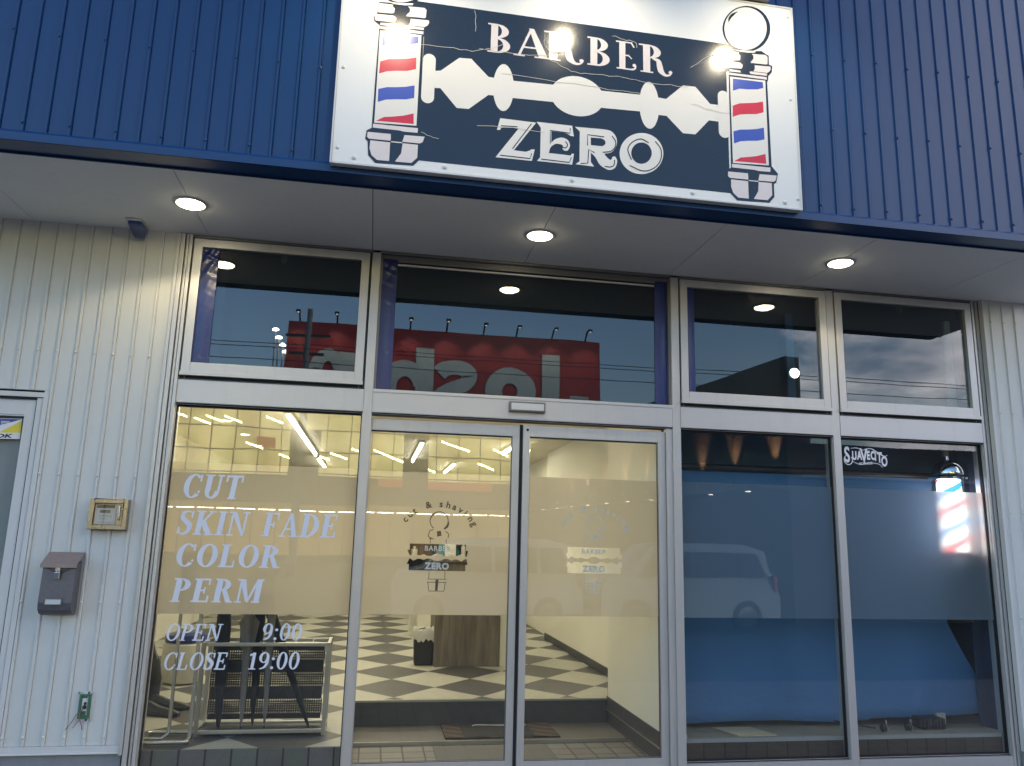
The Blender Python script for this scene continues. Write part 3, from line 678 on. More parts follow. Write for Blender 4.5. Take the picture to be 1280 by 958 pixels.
def inl(pts, w=6.5, curve=False):
    for q in stroke(pts, w, 5, curve): b.face(z2([(p[0], p[1]) for p in q], 3), 1)
for l in ([(90,98),(205,105)], [(302,84),(170,258)], [(85,303),(292,326),(304,290)], [(433,222),(433,130),(570,150),(572,115)], [(370,330),(565,353),(580,318)], [(692,235),(692,160),(808,176)], [(740,285),(700,262),(694,358),(645,360)]): inl(l)
for l in ([(426,288),(440,248),(480,226),(520,248),(542,250),(553,230),(538,207)], [(862,170),(886,205),(884,245),(855,275),(798,283)], [(880,335),(876,370),(850,385),(812,380)], [(1117,216),(1060,190),(1000,215),(972,265),(997,334)], [(1163,206),(1203,265),(1198,340),(1150,395),(1075,412),(984,374)]): inl(l, 7, True)
b.build('lettering', [MT['signb'], MT['signd']], sign, label='cream slab word ZERO with thin dark inlines')
# razor blade
b = MB(); b.flat = True
c1 = lambda l: [(400+x/3.991, y/3.991) for x, y in l]; c2 = lambda l: [(700+x/3.547, y/3.547) for x, y in l]
outline = c1([(575,355),(602,354),(695,290),(755,295),(840,385),(872,388)])+c1([(960,402),(1175,425)])
outline += [(694+.5,107)]
top = c1([(572,355),(602,354),(695,290),(755,295),(840,385),(870,390)])+c1([(960,404),(1180,426)])+c2([(170,402),(352,421)])+c2([(436,434),(470,440),(545,380),(600,386),(665,462),(708,468)])
bot = c2([(708,541),(660,535),(600,597),(545,592),(472,515),(436,511)])+c2([(352,495),(170,478)])+c1([(1180,512),(960,490)])+c1([(870,478),(840,475),(742,545),(682,540),(600,441),(572,440)])
b.face([PXS(x, y, 0) for x, y in top+bot])
def ell(px, py, rx, ry, k, n=40):
    c = on(px, py, SY); ex = (on(px+rx, py+rx*.12, SY)-c).x; ez = (c-on(px, py+ry, SY)).z
    b.face([(c.x+ex*math.cos(2*PI*i/n), SY-.0012-k*.0003, c.z+ez*math.sin(2*PI*i/n)) for i in range(n)])
ell(400+915/3.991, 438/3.991, 12.9, 29.6, 1); ell(721.5, 120.6, 33, 25.0, 2); ell(700+395/3.547, 468/3.547, 12.3, 29.4, 3)
for px, py, ry in ((400+541/3.991, 393/3.991, 31.2), (700+726/3.547, 508/3.547, 29.5)):
    c = on(px, py, SY); hz = (c-on(px, py+ry, SY)).z; r = .036
    pts = [(c.x+r*math.cos(a), SY-.0024, c.z+hz-r+r*math.sin(a)) for a in [PI*k/12 for k in range(13)]]+[(c.x-r*math.cos(a), SY-.0024, c.z-hz+r-r*math.sin(a)) for a in [PI*k/12 for k in range(13)]]
    b.face(pts)
b.build('razor_blade_picture', MT['signb'], sign)
# barber pole pictures: traced once (right-hand one), the other a sideways copy
p5 = lambda l: [on(895+x/7.98, y/7.98, SY) for x, y in l]; q2 = lambda l: [on(700+x/3.547, y/3.547, SY) for x, y in l]
def pole_picture(dx, dz, flip):
    b = MB(); b.flat = True
    xc = 2.092
    def A(pts, k, mi, fl=True):
        P = []
        for p in pts:
            x = p.x
            if flip and fl: x = 2*xc-x
            P.append((x+dx, SY-.0014-k*.0003, p.z+dz))
        b.face(P, mi)
    def stair(l): return l
    # black backing
    A(p5([(105,498),(260,512),(450,512),(525,560),(527,648),(560,662),(556,722),(522,762),(516,812)])+q2([(918,365),(938,738),(966,772),(958,812),(948,818),(950,875),(928,900),(785,890),(755,858),(748,800),(738,790),(740,755),(758,745),(748,330)])+p5([(125,770),(128,715),(80,680),(72,640),(100,600)]), 0, 1)
    ball_o = [(303+238*math.cos(2*PI*k/48), 290+228*math.sin(2*PI*k/48)) for k in range(48)]; A(p5(ball_o), 1, 1, True)
    ball_i = [(293+211*math.cos(2*PI*k/48), 289+212*math.sin(2*PI*k/48)) for k in range(48)]; A(p5(ball_i), 2, 0)
    for q in stroke([(215,120),(165,150),(135,185),(124,225)], [5,26,26,6], 6): A(p5([(p[0], p[1]) for p in q]), 3, 1)
    A(p5([(165,495),(245,505),(395,512),(390,528),(320,530),(240,520)]), 3, 0)
    for l in ([(108,510),(225,525),(225,545),(243,560),(240,600),(225,608),(104,600),(104,535)], [(352,540),(370,560),(372,590),(345,622),(345,632),(505,648),(512,640),(512,572),(492,552)],
              [(92,612),(240,628),(265,650),(262,675),(250,690),(92,676),(80,655),(80,628)], [(385,655),(540,668),(545,690),(535,715),(510,732),(372,715),(385,690)],
              [(135,695),(240,708),(250,728),(132,716)], [(330,722),(345,716),(506,738),(506,760),(345,742)], [(125,728),(505,773),(505,800),(125,748)]): A(p5(l), 3, 2)
    # tube
    A(p5([(137,768),(490,808)])+q2([(925,735),(766,724)]), 3, 0)
    wv = lambda l: q2(l)
    A(wv([(766,350),(898,366),(900,392),(875,398),(830,398),(795,395),(766,404)]), 4, 3)
    A(wv([(765,470),(795,460),(830,459),(870,457),(899,452),(902,500),(870,508),(830,508),(795,510),(765,520)]), 4, 4)
    A(wv([(768,584),(800,576),(835,576),(870,574),(903,568),(906,620),(875,626),(835,626),(800,628),(771,638)]), 4, 3)
    A(wv([(772,716),(800,700),(830,698),(870,694),(910,684),(914,728),(845,722)]), 4, 4)
    # foot
    for l in ([(762,728),(932,745),(932,764),(880,760),(862,755),(835,752),(762,744)], [(745,762),(832,770),(834,788),(834,798),(752,790),(744,782)], [(884,774),(960,780),(955,802),(945,808),(878,802)],
              [(758,797),(833,805),(836,882),(790,878),(768,858),(758,830)], [(880,808),(938,814),(940,868),(920,889),(858,884),(878,850)]): A(q2(l), 4, 2)
    A(q2([(836,800),(878,804),(878,808),(836,804)]), 5, 0)
    return b.build('striped_pole_picture', [MT['signb'], MT['signd'], MT['signp'], MT['signblue'], MT['signred']], sign)
pole_picture(0, 0, False); pole_picture(-2.092, 0, False)
# cracks in the old vinyl
b = MB(); b.flat = True
cr = []
for l in ([(527,57),(560,60),(590,64),(610,62),(628,57)], [(600,62),(640,67),(680,70),(700,66),(715,68)], [(680,70),(700,82),(720,91),(745,93),(780,98),(810,104),(845,108),(862,109)], [(628,93),(700,103),(760,112),(800,118)], [(865,130),(885,137),(912,143)], [(862,84),(880,75),(892,68)], [(595,158),(640,160),(680,166)], [(682,42),(680,55),(690,66),(702,66)], [(765,45),(780,50),(792,52),(797,60)], [(594,14),(595,40)], [(527,166),(540,172),(548,173)]):
    l2 = [(x+random.uniform(-1.2,1.2), y+random.uniform(-1,1)) for x, y in cat_pts([(p[0], p[1]) for p in l], 4)]
    for q in stroke(l2, [.25]+[random.uniform(.3,.75) for _ in l2[2:]]+[.15], curve=False) if False else stroke(l2, .55, curve=False): b.face([PXS(p[0], p[1], 8) for p in q])
b.build('cracks', MT['crack'], sign)

# lamps on arms above the sign
for i, (x, lb) in enumerate(((-.02, 'sign floodlight on an arm over the left striped pole'), (1.07, 'sign floodlight on an arm over the word BARBER'), (2.22, 'sign floodlight on an arm over the right striped pole'))):
    t = thing('sign_floodlight', lb, 'lamp', (x, -1.10, 4.95), 'floodlights over the sign')
    b = MB(); b.box(x-.12, x+.10, -1.19, -1.10, 4.80, 4.86) if False else None
    b = MB(); b.tube([(x, -1.10, 5.02), (x, -1.3, 5.10), (x, -1.62, 5.02), (x, -1.72, 4.90)], .014); b.build('arm', MT['black'], t, smooth=True)
    b = MB(); b.box(x-.05, x+.05, -1.125, -1.104, 4.95, 5.08); b.build('wall_plate', MT['black'], t, bevel=.003)
    yl, zl = -1.765, {0:4.68, 1:4.81, 2:4.84}[i]
    b = MB(); b.lathe((x, yl, zl), [(.058,.012),(.062,.0),(.064,.03),(.05,.09),(.022,.13)], 24, 'z'); o = b.build('head', MT['black'], t, smooth=True)
    b = MB(); b.lathe((x, yl, zl), [(.02,-.004),(.036,-.002),(.036,.006)], 20, 'z'); b.build('lens', MT['slens'], t)
    lamp('sign_spot', 'SPOT', (x, yl, zl-.03), 34, (1, .86, .60), .05, rot=(math.radians(42), 0, 0), spot=125, blend=.8, parent=t)
t = thing('sign_bracket', 'black steel bracket holding the top edge of the sign', 'bracket', (2.12, -1.15, 4.79))
b = MB(); b.box(2.02, 2.24, -1.20, -1.11, 4.793, 4.815); b.box(2.02, 2.24, -1.205, -1.195, 4.793, 4.85); b.build('plate', MT['alu_dark'], t, bevel=.002)
b = MB()
for x in (2.06, 2.20): b.lathe((x, -1.206, 4.822), [(.012,0),(.012,-.006),(.006,-.009)], 6, 'y')
b.build('bolts', MT['chrome'], t)

# ================================================================== DOWNLIGHTS IN THE SOFFIT
for i, (x, lb) in enumerate(((-1.176, 'lit round downlight in the soffit over the left corner of the windows'), (.954, 'lit round downlight in the soffit over the sliding doors'), (3.067, 'lit round downlight in the soffit over the blue-papered windows'))):
    y = -.52
    t = thing('downlight', lb, 'lamp', (x, y, 3.39), 'downlights in the soffit')
    b = MB(); b.lathe((x, y, 3.391), [(.100,0),(.099,-.004),(.084,-.009),(.076,-.006),(.076,.0)], 40, 'z', caps=False); b.build('trim_ring', MT['trimw'], t, smooth=True)
    b = MB(); b.lathe((x, y, 3.3895), [(.076,.0),(.073,-.009),(.056,-.017),(.03,-.022),(.002,-.024)], 32, 'z'); b.build('lens', MT['lens'], t, smooth=True)
    lamp('downlight_spot', 'SPOT', (x, y, 3.345), 26, (1, .80, .48), .02, rot=(0, 0, 0), spot=137, blend=.28, parent=t)

# ================================================================== THINGS ON THE WALL
t = thing('wall_sensor', 'small blue wedge sensor fixed under the soffit at the siding', 'sensor', (-1.58, -.06, 3.38))
b = MB(); b.box(-1.632, -1.532, -.21, -.03, 3.378, 3.3905); b.build('base_plate', MT['trimw'], t, bevel=.008)
b = MB(); b.hexa([(-1.622,-.17,3.360),(-1.540,-.17,3.360),(-1.545,-.05,3.312),(-1.617,-.05,3.312),(-1.628,-.19,3.377),(-1.535,-.19,3.377),(-1.535,-.03,3.377),(-1.628,-.03,3.377)]); b.build('lens', MT['sensor'], t, bevel=.012, smooth=True)

t = thing('meter_box', 'square brass-coloured meter box with a pale dial face on the siding', 'meter', (-1.562, -.01, 1.47))
X0, X1, Z0, Z1 = -1.672, -1.455, 1.470, 1.650
b = MB(); frame_box(b, X0, X1, Z0, Z1, .026, -.062, -.009); b.box(X1-.062, X1-.026, -.058, -.009, Z0+.026, Z1-.026); b.box(X0+.01, X1-.01, -.02, -.009, Z0+.01, Z1-.01); b.build('case', MT['brass'], t, bevel=.003)
b = MB(); b.box(X0+.030, X1-.066, -.045, -.02, Z0+.030, Z1-.030); m_ = b.build('dial_face', MT['meterw'], t, bevel=.002)
b = MB(); b.box(X0+.040, X1-.078, -.0475, -.045, 1.597, 1.616); b.box(X0+.060, X1-.100, -.0475, -.045, 1.568, 1.586, 1); b.box(X0+.055, X1-.09, -.0465, -.045, 1.548, 1.5505, 1); b.box(X0+.058, X1-.12, -.0465, -.045, 1.532, 1.534, 1); b.box(X0+.05, X1-.08, -.0465, -.045, 1.512, 1.514, 1); b.build('dial_marks', [MT['black'], mat('meter_display', (.12,.13,.12), .3)], m_)
b = MB(); b.box(X0+.0285, X1-.0645, -.056, -.0535, Z0+.0285, Z1-.0285); b.build('cover_glass', MT['glass'], t)
b = MB(); b.tube([(X1-.043,-.059,1.615),(X1-.043,-.072,1.608),(X1-.043,-.072,1.535),(X1-.043,-.059,1.528)], .0045); b.build('latch', MT['steel'], t, smooth=True)

t = thing('mailbox', 'dark grey metal mailbox with a padlock and a name slot', 'mailbox', (-1.77, -.01, 1.0))
X0, X1 = -1.866, -1.686
b = MB()
prof = [(-.012,1.285),(-.09,1.262),(-.100,1.24),(-.108,1.05),(-.100,1.010),(-.075,.985),(-.04,.975),(-.012,.98)]
n = len(prof)
for (ya, za), (yb, zb2) in zip(prof, prof[1:]+prof[:1]): b.face([(X0,ya,za),(X1,ya,za),(X1,yb,zb2),(X0,yb,zb2)])
b.face([(X0,y,z) for y, z in prof]); b.face([(X1,y,z) for y, z in reversed(prof)]); b.build('body', MT['mailb'], t, bevel=.004)
b = MB(); b.hexa([(X0-.008,-.118,1.262),(X1+.008,-.118,1.262),(X1+.008,-.012,1.325),(X0-.008,-.012,1.325),(X0-.008,-.118,1.267),(X1+.008,-.118,1.267),(X1+.008,-.012,1.333),(X0-.008,-.012,1.333)])
b.box(X0-.008, X1+.008, -.121, -.115, 1.246, 1.268); b.build('lid', MT['mailid'], t, bevel=.001)
b = MB(); b.tube([(-1.842+.132*k/10, -.1095, 1.25-.032*math.sin(PI*k/10)) for k in range(11)], .0015, 6); b.build('finger_cutout', MT['black'], t)
b = MB(); b.box(-1.789, -1.763, -.124, -.108, 1.228, 1.247); b.tube([(-1.784,-.116,1.222),(-1.784,-.116,1.243),(-1.776,-.116,1.247),(-1.768,-.116,1.243),(-1.768,-.116,1.222)], .0025, 6); b.build('hasp', MT['steel'], t)
b = MB(); b.box(-1.793, -1.762, -.127, -.113, 1.183, 1.222); b.build('padlock', MT['chrome'], t, bevel=.003)
b = MB(); frame_box(b, -1.832, -1.735, 1.035, 1.075, .006, -.113, -.104); b.build('name_frame', MT['mailb'], t, bevel=.001)
b = MB(); b.box(-1.827, -1.740, -.1105, -.104, 1.040, 1.070); b.build('name_card', MT['label'], t)

t = thing('cable_outlet', 'open green switch box with loose red and grey wires low on the siding', 'outlet', (-1.57, -.01, .45))
b = MB(); frame_box(b, -1.606, -1.545, .398, .532, .013, -.016, .0, .02); b.box(-1.606, -1.545, -.009, -.007, .398, .532); b.build('box', MT['green'], t, bevel=.001)
b = MB(); b.box(-1.590, -1.562, -.013, -.009, .44, .510); b.build('back_plate', MT['label'], t)
b = MB(); b.lathe((-1.574,-.0135,.462), [(.0115,0),(.0115,-.004),(.006,-.006)], 14, 'y'); b.lathe((-1.572,-.0135,.482), [(.008,0),(.008,-.004)], 12, 'y'); b.build('grommet', MT['black'], t)
b = MB(); b.tube([(-1.576,-.017,.458),(-1.592,-.03,.440),(-1.607,-.034,.424),(-1.618,-.03,.402),(-1.635,-.022,.375),(-1.652,-.018,.352),(-1.660,-.016,.340)], .0022, 6); b.build('wire', MT['wireg'], t, smooth=True)
b = MB(); b.tube([(-1.578,-.017,.455),(-1.592,-.03,.430),(-1.588,-.034,.402),(-1.572,-.03,.365),(-1.568,-.026,.340)], .0022, 6); b.tube([(-1.590,-.032,.395),(-1.606,-.024,.372),(-1.622,-.02,.350)], .0020, 6); b.build('wire', MT['wirer'], t, smooth=True)
# torn paint round the outlet
b = MB(); b.flat = True
for k in range(26):
    a = 2*PI*k/26; r1 = 1+random.uniform(0,.35); 
    x = -1.5755+.040*math.copysign(min(1,abs(1.5*math.cos(a))), math.cos(a)); z = .465+.074*math.copysign(min(1,abs(1.5*math.sin(a))), math.sin(a))
    s_ = random.uniform(.004,.009); b.face([(x-s_,-.0095,z-s_*.6),(x+s_*.8,-.0095,z-s_),(x+s_,-.0095,z+s_*.5),(x-s_*.5,-.0095,z+s_)])
b.build('torn_edge', MT['label'], t)
# ================================================================== INTERIOR
ZF = .20
fp = onz(492.4, 871.8, ZF)
MT['check'] = checker_mat('diamond_vinyl_tiles', fp.x, fp.y, .715, .805, (.53,.53,.46), (.095,.095,.095))
MT['riserrefl'] = tile_mat('grey_pavement_reflection', (.20,.195,.18), (.165,.16,.15), (.04,.04,.038), .15, .15, 0, .5, .006); MT['brownrefl'] = tile_mat('brown_pavement_reflection', (.085,.060,.048), (.065,.048,.04), (.02,.017,.015), .15, .15, 0, .5, .005)  # paving mirrored in the glass, painted on the risers as tile joints
# raised floor in two flush pieces round the sunken entry
b = MB(); b.box(-1.33, -.06, .085, .32, -.05, ZF); b.box(-2.4, -.06, .32, 1.44, -.05, ZF); b.box(-2.4, 2.40, 1.44, 9.0, -.05, ZF); struct(b.build('shop_floor', MT['check']))
b = MB(); b.box(-.06, 2.0, 1.425, 1.4395, .0, ZF-.014); b.box(-.075, -.0605, .12, 1.4395, 0, ZF-.014) if False else None; b.box(-1.33, -.0605, .072, .0845, -.04, ZF-.002, 1); struct(b.build('step_riser', [MT['riser'], MT['riserrefl']]))
b = MB(); b.box(-.06, 2.0, 1.412, 1.4395, ZF-.012, ZF+.003); struct(b.build('step_nosing', MT['steel']))
b = MB(); b.box(-.06, 2.03, .93, 1.4245, -.06, .012); struct(b.build('inner_step', MT['stepm']))
b = MB(); b.box(-.06, 2.03, .915, .9295, -.06, .0145); struct(b.build('metal_edge_strip', MT['steel']))
b = MB(); b.box(-.06, 2.03, .09, .9145, -.06, -.012); struct(b.build('entry_floor', MT['entry']))
b = MB(); b.box(2.045, 4.56, .10, 1.38, -.05, ZF-.002); b.box(4.561, 4.78, .31, 1.38, -.05, ZF-.002); b.box(2.345, 4.78, 1.3801, 3.6, -.05, ZF-.002); struct(b.build('display_floor', mat('beige_floor_boards', (.32,.28,.19), .6, var=.15)))
b = MB(); b.box(2.105, 4.50, .072, .0995, ZF-.022, ZF+.003); struct(b.build('slab_edge', MT['slab']))
b = MB(); b.box(2.105, 4.50, .078, .0995, -.05, ZF-.023); struct(b.build('display_riser', MT['brownrefl']))
# walls
b = MB(); b.box(2.000, 2.038, .125, 1.42, .0, 2.62); b.box(2.038, 2.30, 1.385, 1.42, .2, 2.62); b.box(2.30, 2.33, 1.42, 5.18, .2, 2.62); b.box(2.30, 2.42, 5.18, 5.2, .2, 2.62); struct(b.build('wall_right', MT['cream']))
b = MB(); b.box(-2.43, -2.4, .31, 9.0, -.05, 2.62); b.box(-2.4, -1.335, .305, .318, 0, 2.62); b.box(-1.36, -1.335, .12, .305, 0, 2.62); struct(b.build('wall_left', MT['cream']))
b = MB(); b.box(-2.4, 2.42, 9.0, 9.03, 0, 2.62); b.box(2.42, 2.45, 5.2, 9.0, 0, 2.62); struct(b.build('wall_back', MT['cream']))
b = MB(); b.box(-2.43, 2.45, .31, 9.03, 2.62, 2.66); b.box(-1.36, 2.45, .20, .31, 2.62, 2.66); struct(b.build('ceiling', MT['ceil']))
b = MB(); b.box(1.990, 1.9995, .13, 1.43, .125, .215); b.box(2.289, 2.2995, 1.43, 5.18, .201, .28); b.box(2.0, 2.29, 1.421, 1.43, .201, .28); b.box(1.992, 1.9995, .13, 1.43, .01, .118); struct(b.build('skirting', MT['skirt']))
b = MB(); b.box(1.984, 1.9895, .13, 1.43, .112, .122); struct(b.build('skirting_edge', MT['steel']))
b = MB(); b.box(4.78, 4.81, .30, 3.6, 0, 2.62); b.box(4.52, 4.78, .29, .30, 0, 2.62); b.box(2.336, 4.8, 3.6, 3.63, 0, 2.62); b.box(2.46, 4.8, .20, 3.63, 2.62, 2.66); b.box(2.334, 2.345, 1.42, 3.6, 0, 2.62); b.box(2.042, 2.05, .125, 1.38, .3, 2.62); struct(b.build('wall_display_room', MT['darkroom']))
# back wall joinery seen over the film
def tube_light(x, y0, y1, lb, z=2.60, tilt=0):
    t = thing('tube_light', lb, 'lamp', (x, y0, z), 'tube lights on the shop ceiling')
    b = MB(); b.box(x-.03, x+.03, y0, y1, z-.01, z+.02); b.build('housing', MT['trimw'], t, bevel=.003)
    b = MB(); b.tube([(x, y0+.02, z-.03), (x, y1-.02, z-.03)], .016); b.build('tube', MT['tubeglow'], t, smooth=True)
tube_light(-.85, 2.45, 6.3, 'long lit tube light seen through the top of the left window')
tube_light(.545, 4.3, 6.7, 'short lit tube light seen through the left door'); tube_light(1.66, 4.1, 5.05, 'lit tube light seen beside the door gap')
tube_light(-.85, 6.9, 8.6, 'far tube light near the back wall left'); tube_light(1.2, 6.9, 8.6, 'far tube light near the back wall right')
for x, y, lb in ((-1.571, 3.366, 'nearest small ceiling downlight at the left shop wall'), (-1.56, 4.53, 'middle small ceiling downlight at the left shop wall'), (-1.58, 5.77, 'farthest small ceiling downlight at the left shop wall'), (.42, 3.49, 'small ceiling downlight inside the doors')):
    t = thing('ceiling_downlight', lb, 'lamp', (x, y, 2.62), 'small downlights in the shop ceiling')
    b = MB(); b.lathe((x, y, 2.619), [(.062,0),(.060,-.006),(.048,-.006)], 24, 'z', caps=False); b.build('trim_ring', MT['trimw'], t)
    b = MB(); b.lathe((x, y, 2.617), [(.048,.0),(.046,-.004)], 24, 'z'); b.build('lens', MT['dlglow'], t)
for x, y, p in ((-.5, 2.0, 62), (.6, 3.6, 62), (.9, 1.0, 20), (-.3, 6.5, 55), (1.5, 5.6, 34)):
    l = lamp('ceiling_glow', 'AREA', (x, y, 2.58), p, (1, .85, .60), .9)

# reception counter, bin
c0 = onz(541, 833, ZF); c1_ = onz(624, 834, ZF)
t = thing('reception_counter', 'grey-brown wood reception counter behind the sliding doors', 'counter', (c0.x, 3.0, ZF))
b = MB(); b.box(c0.x, c1_.x, 3.02, 3.6, ZF+.001, 1.22); b.build('front_panel', MT['wood'], t, bevel=.002)
b = MB(); b.box(c0.x-.02, c1_.x+.02, 2.995, 3.63, 1.221, 1.26); b.build('worktop', MT['wood'], t, bevel=.003)
b = MB(); b.box(c1_.x+.005, c1_.x+.13, 3.03, 3.6, ZF+.001, 1.22); b.build('side_panel', MT['cream'], t)
cb = onz(529, 832, ZF)
t = thing('waste_bin', 'black waste bin with a white bag folded over its rim beside the counter', 'bin', (cb.x, cb.y+.1, ZF))
bx, by = cb.x-.005, cb.y+.06
b = MB(); w0, w1, hb = .088, .102, .33
b.hexa([(bx-w0,by-.08,ZF+.002),(bx+w0,by-.08,ZF+.002),(bx+w0,by+.09,ZF+.002),(bx-w0,by+.09,ZF+.002),(bx-w1,by-.1,ZF+hb),(bx+w1,by-.1,ZF+hb),(bx+w1,by+.1,ZF+hb),(bx-w1,by+.1,ZF+hb)]); b.build('body', MT['black'], t, bevel=.01)
b = MB(); n = 48
def rim(r, z, k): 
    a = 2*PI*k/n; m_ = max(abs(math.cos(a)), abs(math.sin(a)))
    return (bx+r*math.cos(a)/m_**.7, by+r*math.sin(a)/m_**.7, z)
rows = [(.085, .365, .006), (.098, .378, .010), (.110, .36, .004), (.112, .31, .006), (.110, .262, .014)]
for (r0, z0, j0), (r1, z1, j1) in zip(rows, rows[1:]):
    for k in range(n):
        f_ = lambda kk, z, j: z+ZF-.02+j*math.sin(kk%n*1.9)+j*.8*math.sin(kk%n*.7)
        b.face([rim(r0, f_(k, z0, j0), k), rim(r0, f_(k+1, z0, j0), k+1), rim(r1, f_(k+1, z1, j1), k+1), rim(r1, f_(k, z1, j1), k)])
b.flat = True; b.build('bag', mat('white_bin_bag', (.6,.6,.56), .4, bump=.002, bscale=30), t, smooth=True)
# low cabinet and jars further back
t = thing('side_cabinet', 'pale low cabinet standing behind the waste bin', 'cabinet', (.55, 5.3, ZF))
b = MB(); b.box(.62, .86, 4.9, 5.3, ZF, 1.0); b.build('body', MT['cream'], t, bevel=.004); b = MB(); b.box(.865, .90, 4.9, 5.3, ZF, 1.0); b.build('door_edge', MT['black'], t)
# things at the back glimpsed through the clear emblem
q0, q1 = on(506, 722, 5.4), on(600, 676, 5.4)
t = thing('product_shelf', 'dark shelf unit of white boxes and bottles at the back of the shop', 'shelf', (q0.x, 5.4, ZF))
b = MB(); b.box(q0.x, q1.x, 5.62, 5.66, 1.0, 1.75); b.box(q0.x, q0.x+.03, 5.40, 5.62, 1.0, 1.75); b.box(q1.x-.03, q1.x, 5.40, 5.62, 1.0, 1.75); b.build('back_panel', MT['black'], t)
b = MB(); b.box(q0.x+.09, q1.x, 5.42, 5.66, ZF, .998); b.build('base_cabinet', MT['cream'], t)
for zz in (1.19, 1.46, 1.74):
    b = MB(); b.box(q0.x+.03, q1.x-.03, 5.40, 5.619, zz, zz+.025); b.build('shelf_board', MT['wood'], t)
rs = random.Random(5)
cols = [mat('white_bottle', (.7,.7,.66), .3), mat('dark_bottle', (.05,.04,.035), .2), mat('teal_towel', (.06,.22,.22), .8), mat('amber_bottle', (.30,.14,.05), .2)]
xx = q0.x+.07
for k in range(9):
    ww = rs.choice((.028, .034, .045)); hh_ = rs.uniform(.10, .19); zc = (1.216, 1.216, 1.486)[k % 3] 
    if k % 3 == 0 and k: xx += .02
    b = MB(); b.lathe((xx+ww, 5.50, zc), [(ww, 0), (ww, hh_*.7), (ww*.4, hh_*.82), (ww*.4, hh_)], 14)
    o = b.build('bottle', cols[(0, 1, 0, 3, 0, 1, 2, 0, 1)[k]], smooth=True); tag(o, 'bottle in a loose row on the dark shelf unit at the back', 'bottle', 'bottles on the back shelf'); xx += 2*ww+.015
b = MB(); c2_ = on(551, 690, 5.3); b.box(c2_.x-.03, c2_.x+.05, 5.30, 5.33, 1.15, 1.52); tag(b.build('hanging_towel', cols[2], bevel=.004), 'teal towel hanging in front of the dark shelf unit', 'towel')
b = MB(); b.box(c2_.x+.052, c2_.x+.20, 5.31, 5.34, 1.20, 1.55); tag(b.build('hanging_towel', cols[0], bevel=.004), 'white towel hanging beside the teal one', 'towel')
# mats
def m_strip(name, c1, c2):
    m, nt, out = new_mat(name); L = nt.links
    p = N(nt, 'ShaderNodeBsdfPrincipled', Roughness=.95); w = N(nt, 'ShaderNodeTexWave', Scale=3.2); w.bands_direction = 'DIAGONAL'; w.inputs['Distortion'].default_value = .6
    tc = N(nt, 'ShaderNodeTexCoord'); mp = N(nt, 'ShaderNodeMapping'); mp.inputs['Scale'].default_value = (.9, 1.5, 0); L.new(tc.outputs['Object'], mp.inputs[0]); L.new(mp.outputs[0], w.inputs['Vector'])
    cr = N(nt, 'ShaderNodeValToRGB'); cr.color_ramp.interpolation = 'CONSTANT'; e = cr.color_ramp.elements; e[0].color = rgb(c1); e[1].position = .5; e[1].color = rgb(c2)
    L.new(w.outputs['Fac'], cr.inputs[0]); L.new(cr.outputs[0], p.inputs['Base Color']); L.new(p.outputs[0], out.inputs[0]); return m
t = thing('door_mat', 'dark striped barber door mat with a white scroll on the inner step', 'mat', (1.04, 1.15, .012))
b = MB(); b.box(.62, 1.49, .97, 1.40, .0125, .026); b.build('mat_base', m_strip('striped_mat', (.055,.032,.028), (.085,.075,.065)), t, bevel=.003)
b = MB(); b.box(.76, 1.30, .985, 1.385, .0265, .0285); b.build('mat_centre', MT['blackc'], t)
b = MB(); b.flat = True
for q in stroke([(.86,1.30),(.90,1.335),(1.0,1.325),(1.1,1.315),(1.2,1.33),(1.27,1.325),(1.29,1.30)], [.006,.03,.022,.03,.022,.03,.006], 6): b.face([(p[0], p[1], .0292) for p in q])
b.build('scroll', MT['label'], t)
b = MB(); b.box(.52, 1.36, .46, .85, -.0118, -.004); tag(b.build('entrance_mat', mat('grey_fibre_mat', (.17,.165,.155), .95, var=.15, scale=80, bump=.003, bscale=200), bevel=.003), 'plain grey mat on the tiles just inside the doors', 'mat')

# umbrella rack with perforated panels
rx0, rx1, ry0, ry1, rz0, rz1 = -1.02, -.235, .36, .60, .23, .775
t = thing('umbrella_rack', 'steel umbrella rack with black perforated panels inside the left window', 'rack', (-.63, .48, ZF))
b = MB(); r = .013
for x in (rx0, rx1):
    b.box(x-r, x+r, ry0-r, ry0+r, ZF+.001, rz1); b.box(x-r, x+r, ry1-r, ry1+r, ZF+.001, rz1)
    b.box(x-r*.8, x+r*.8, ry0+r, ry1-r, rz1-.024, rz1-.002); b.box(x-r*.8, x+r*.8, ry0+r, ry1-r, ZF+.03, ZF+.05)
b.box(rx0+r, rx1-r, ry0-r*.8, ry0+r*.8, rz1-.026, rz1-.003); b.box(rx0+r, rx1-r, ry1-r*.8, ry1+r*.8, rz1-.026, rz1-.003)
b.box(rx0+r, rx1-r, ry0-r*.8, ry0+r*.8, ZF+.018, ZF+.042); b.box(rx0+r, rx1-r, ry1-r*.8, ry1+r*.8, ZF+.018, ZF+.042)
for k in range(1, 7): x = rx0+(rx1-rx0)*k/7; b.box(x-.004, x+.004, ry0+r, ry1-r, rz1-.018, rz1-.010)
b.build('frame', MT['steel'], t, bevel=.003)
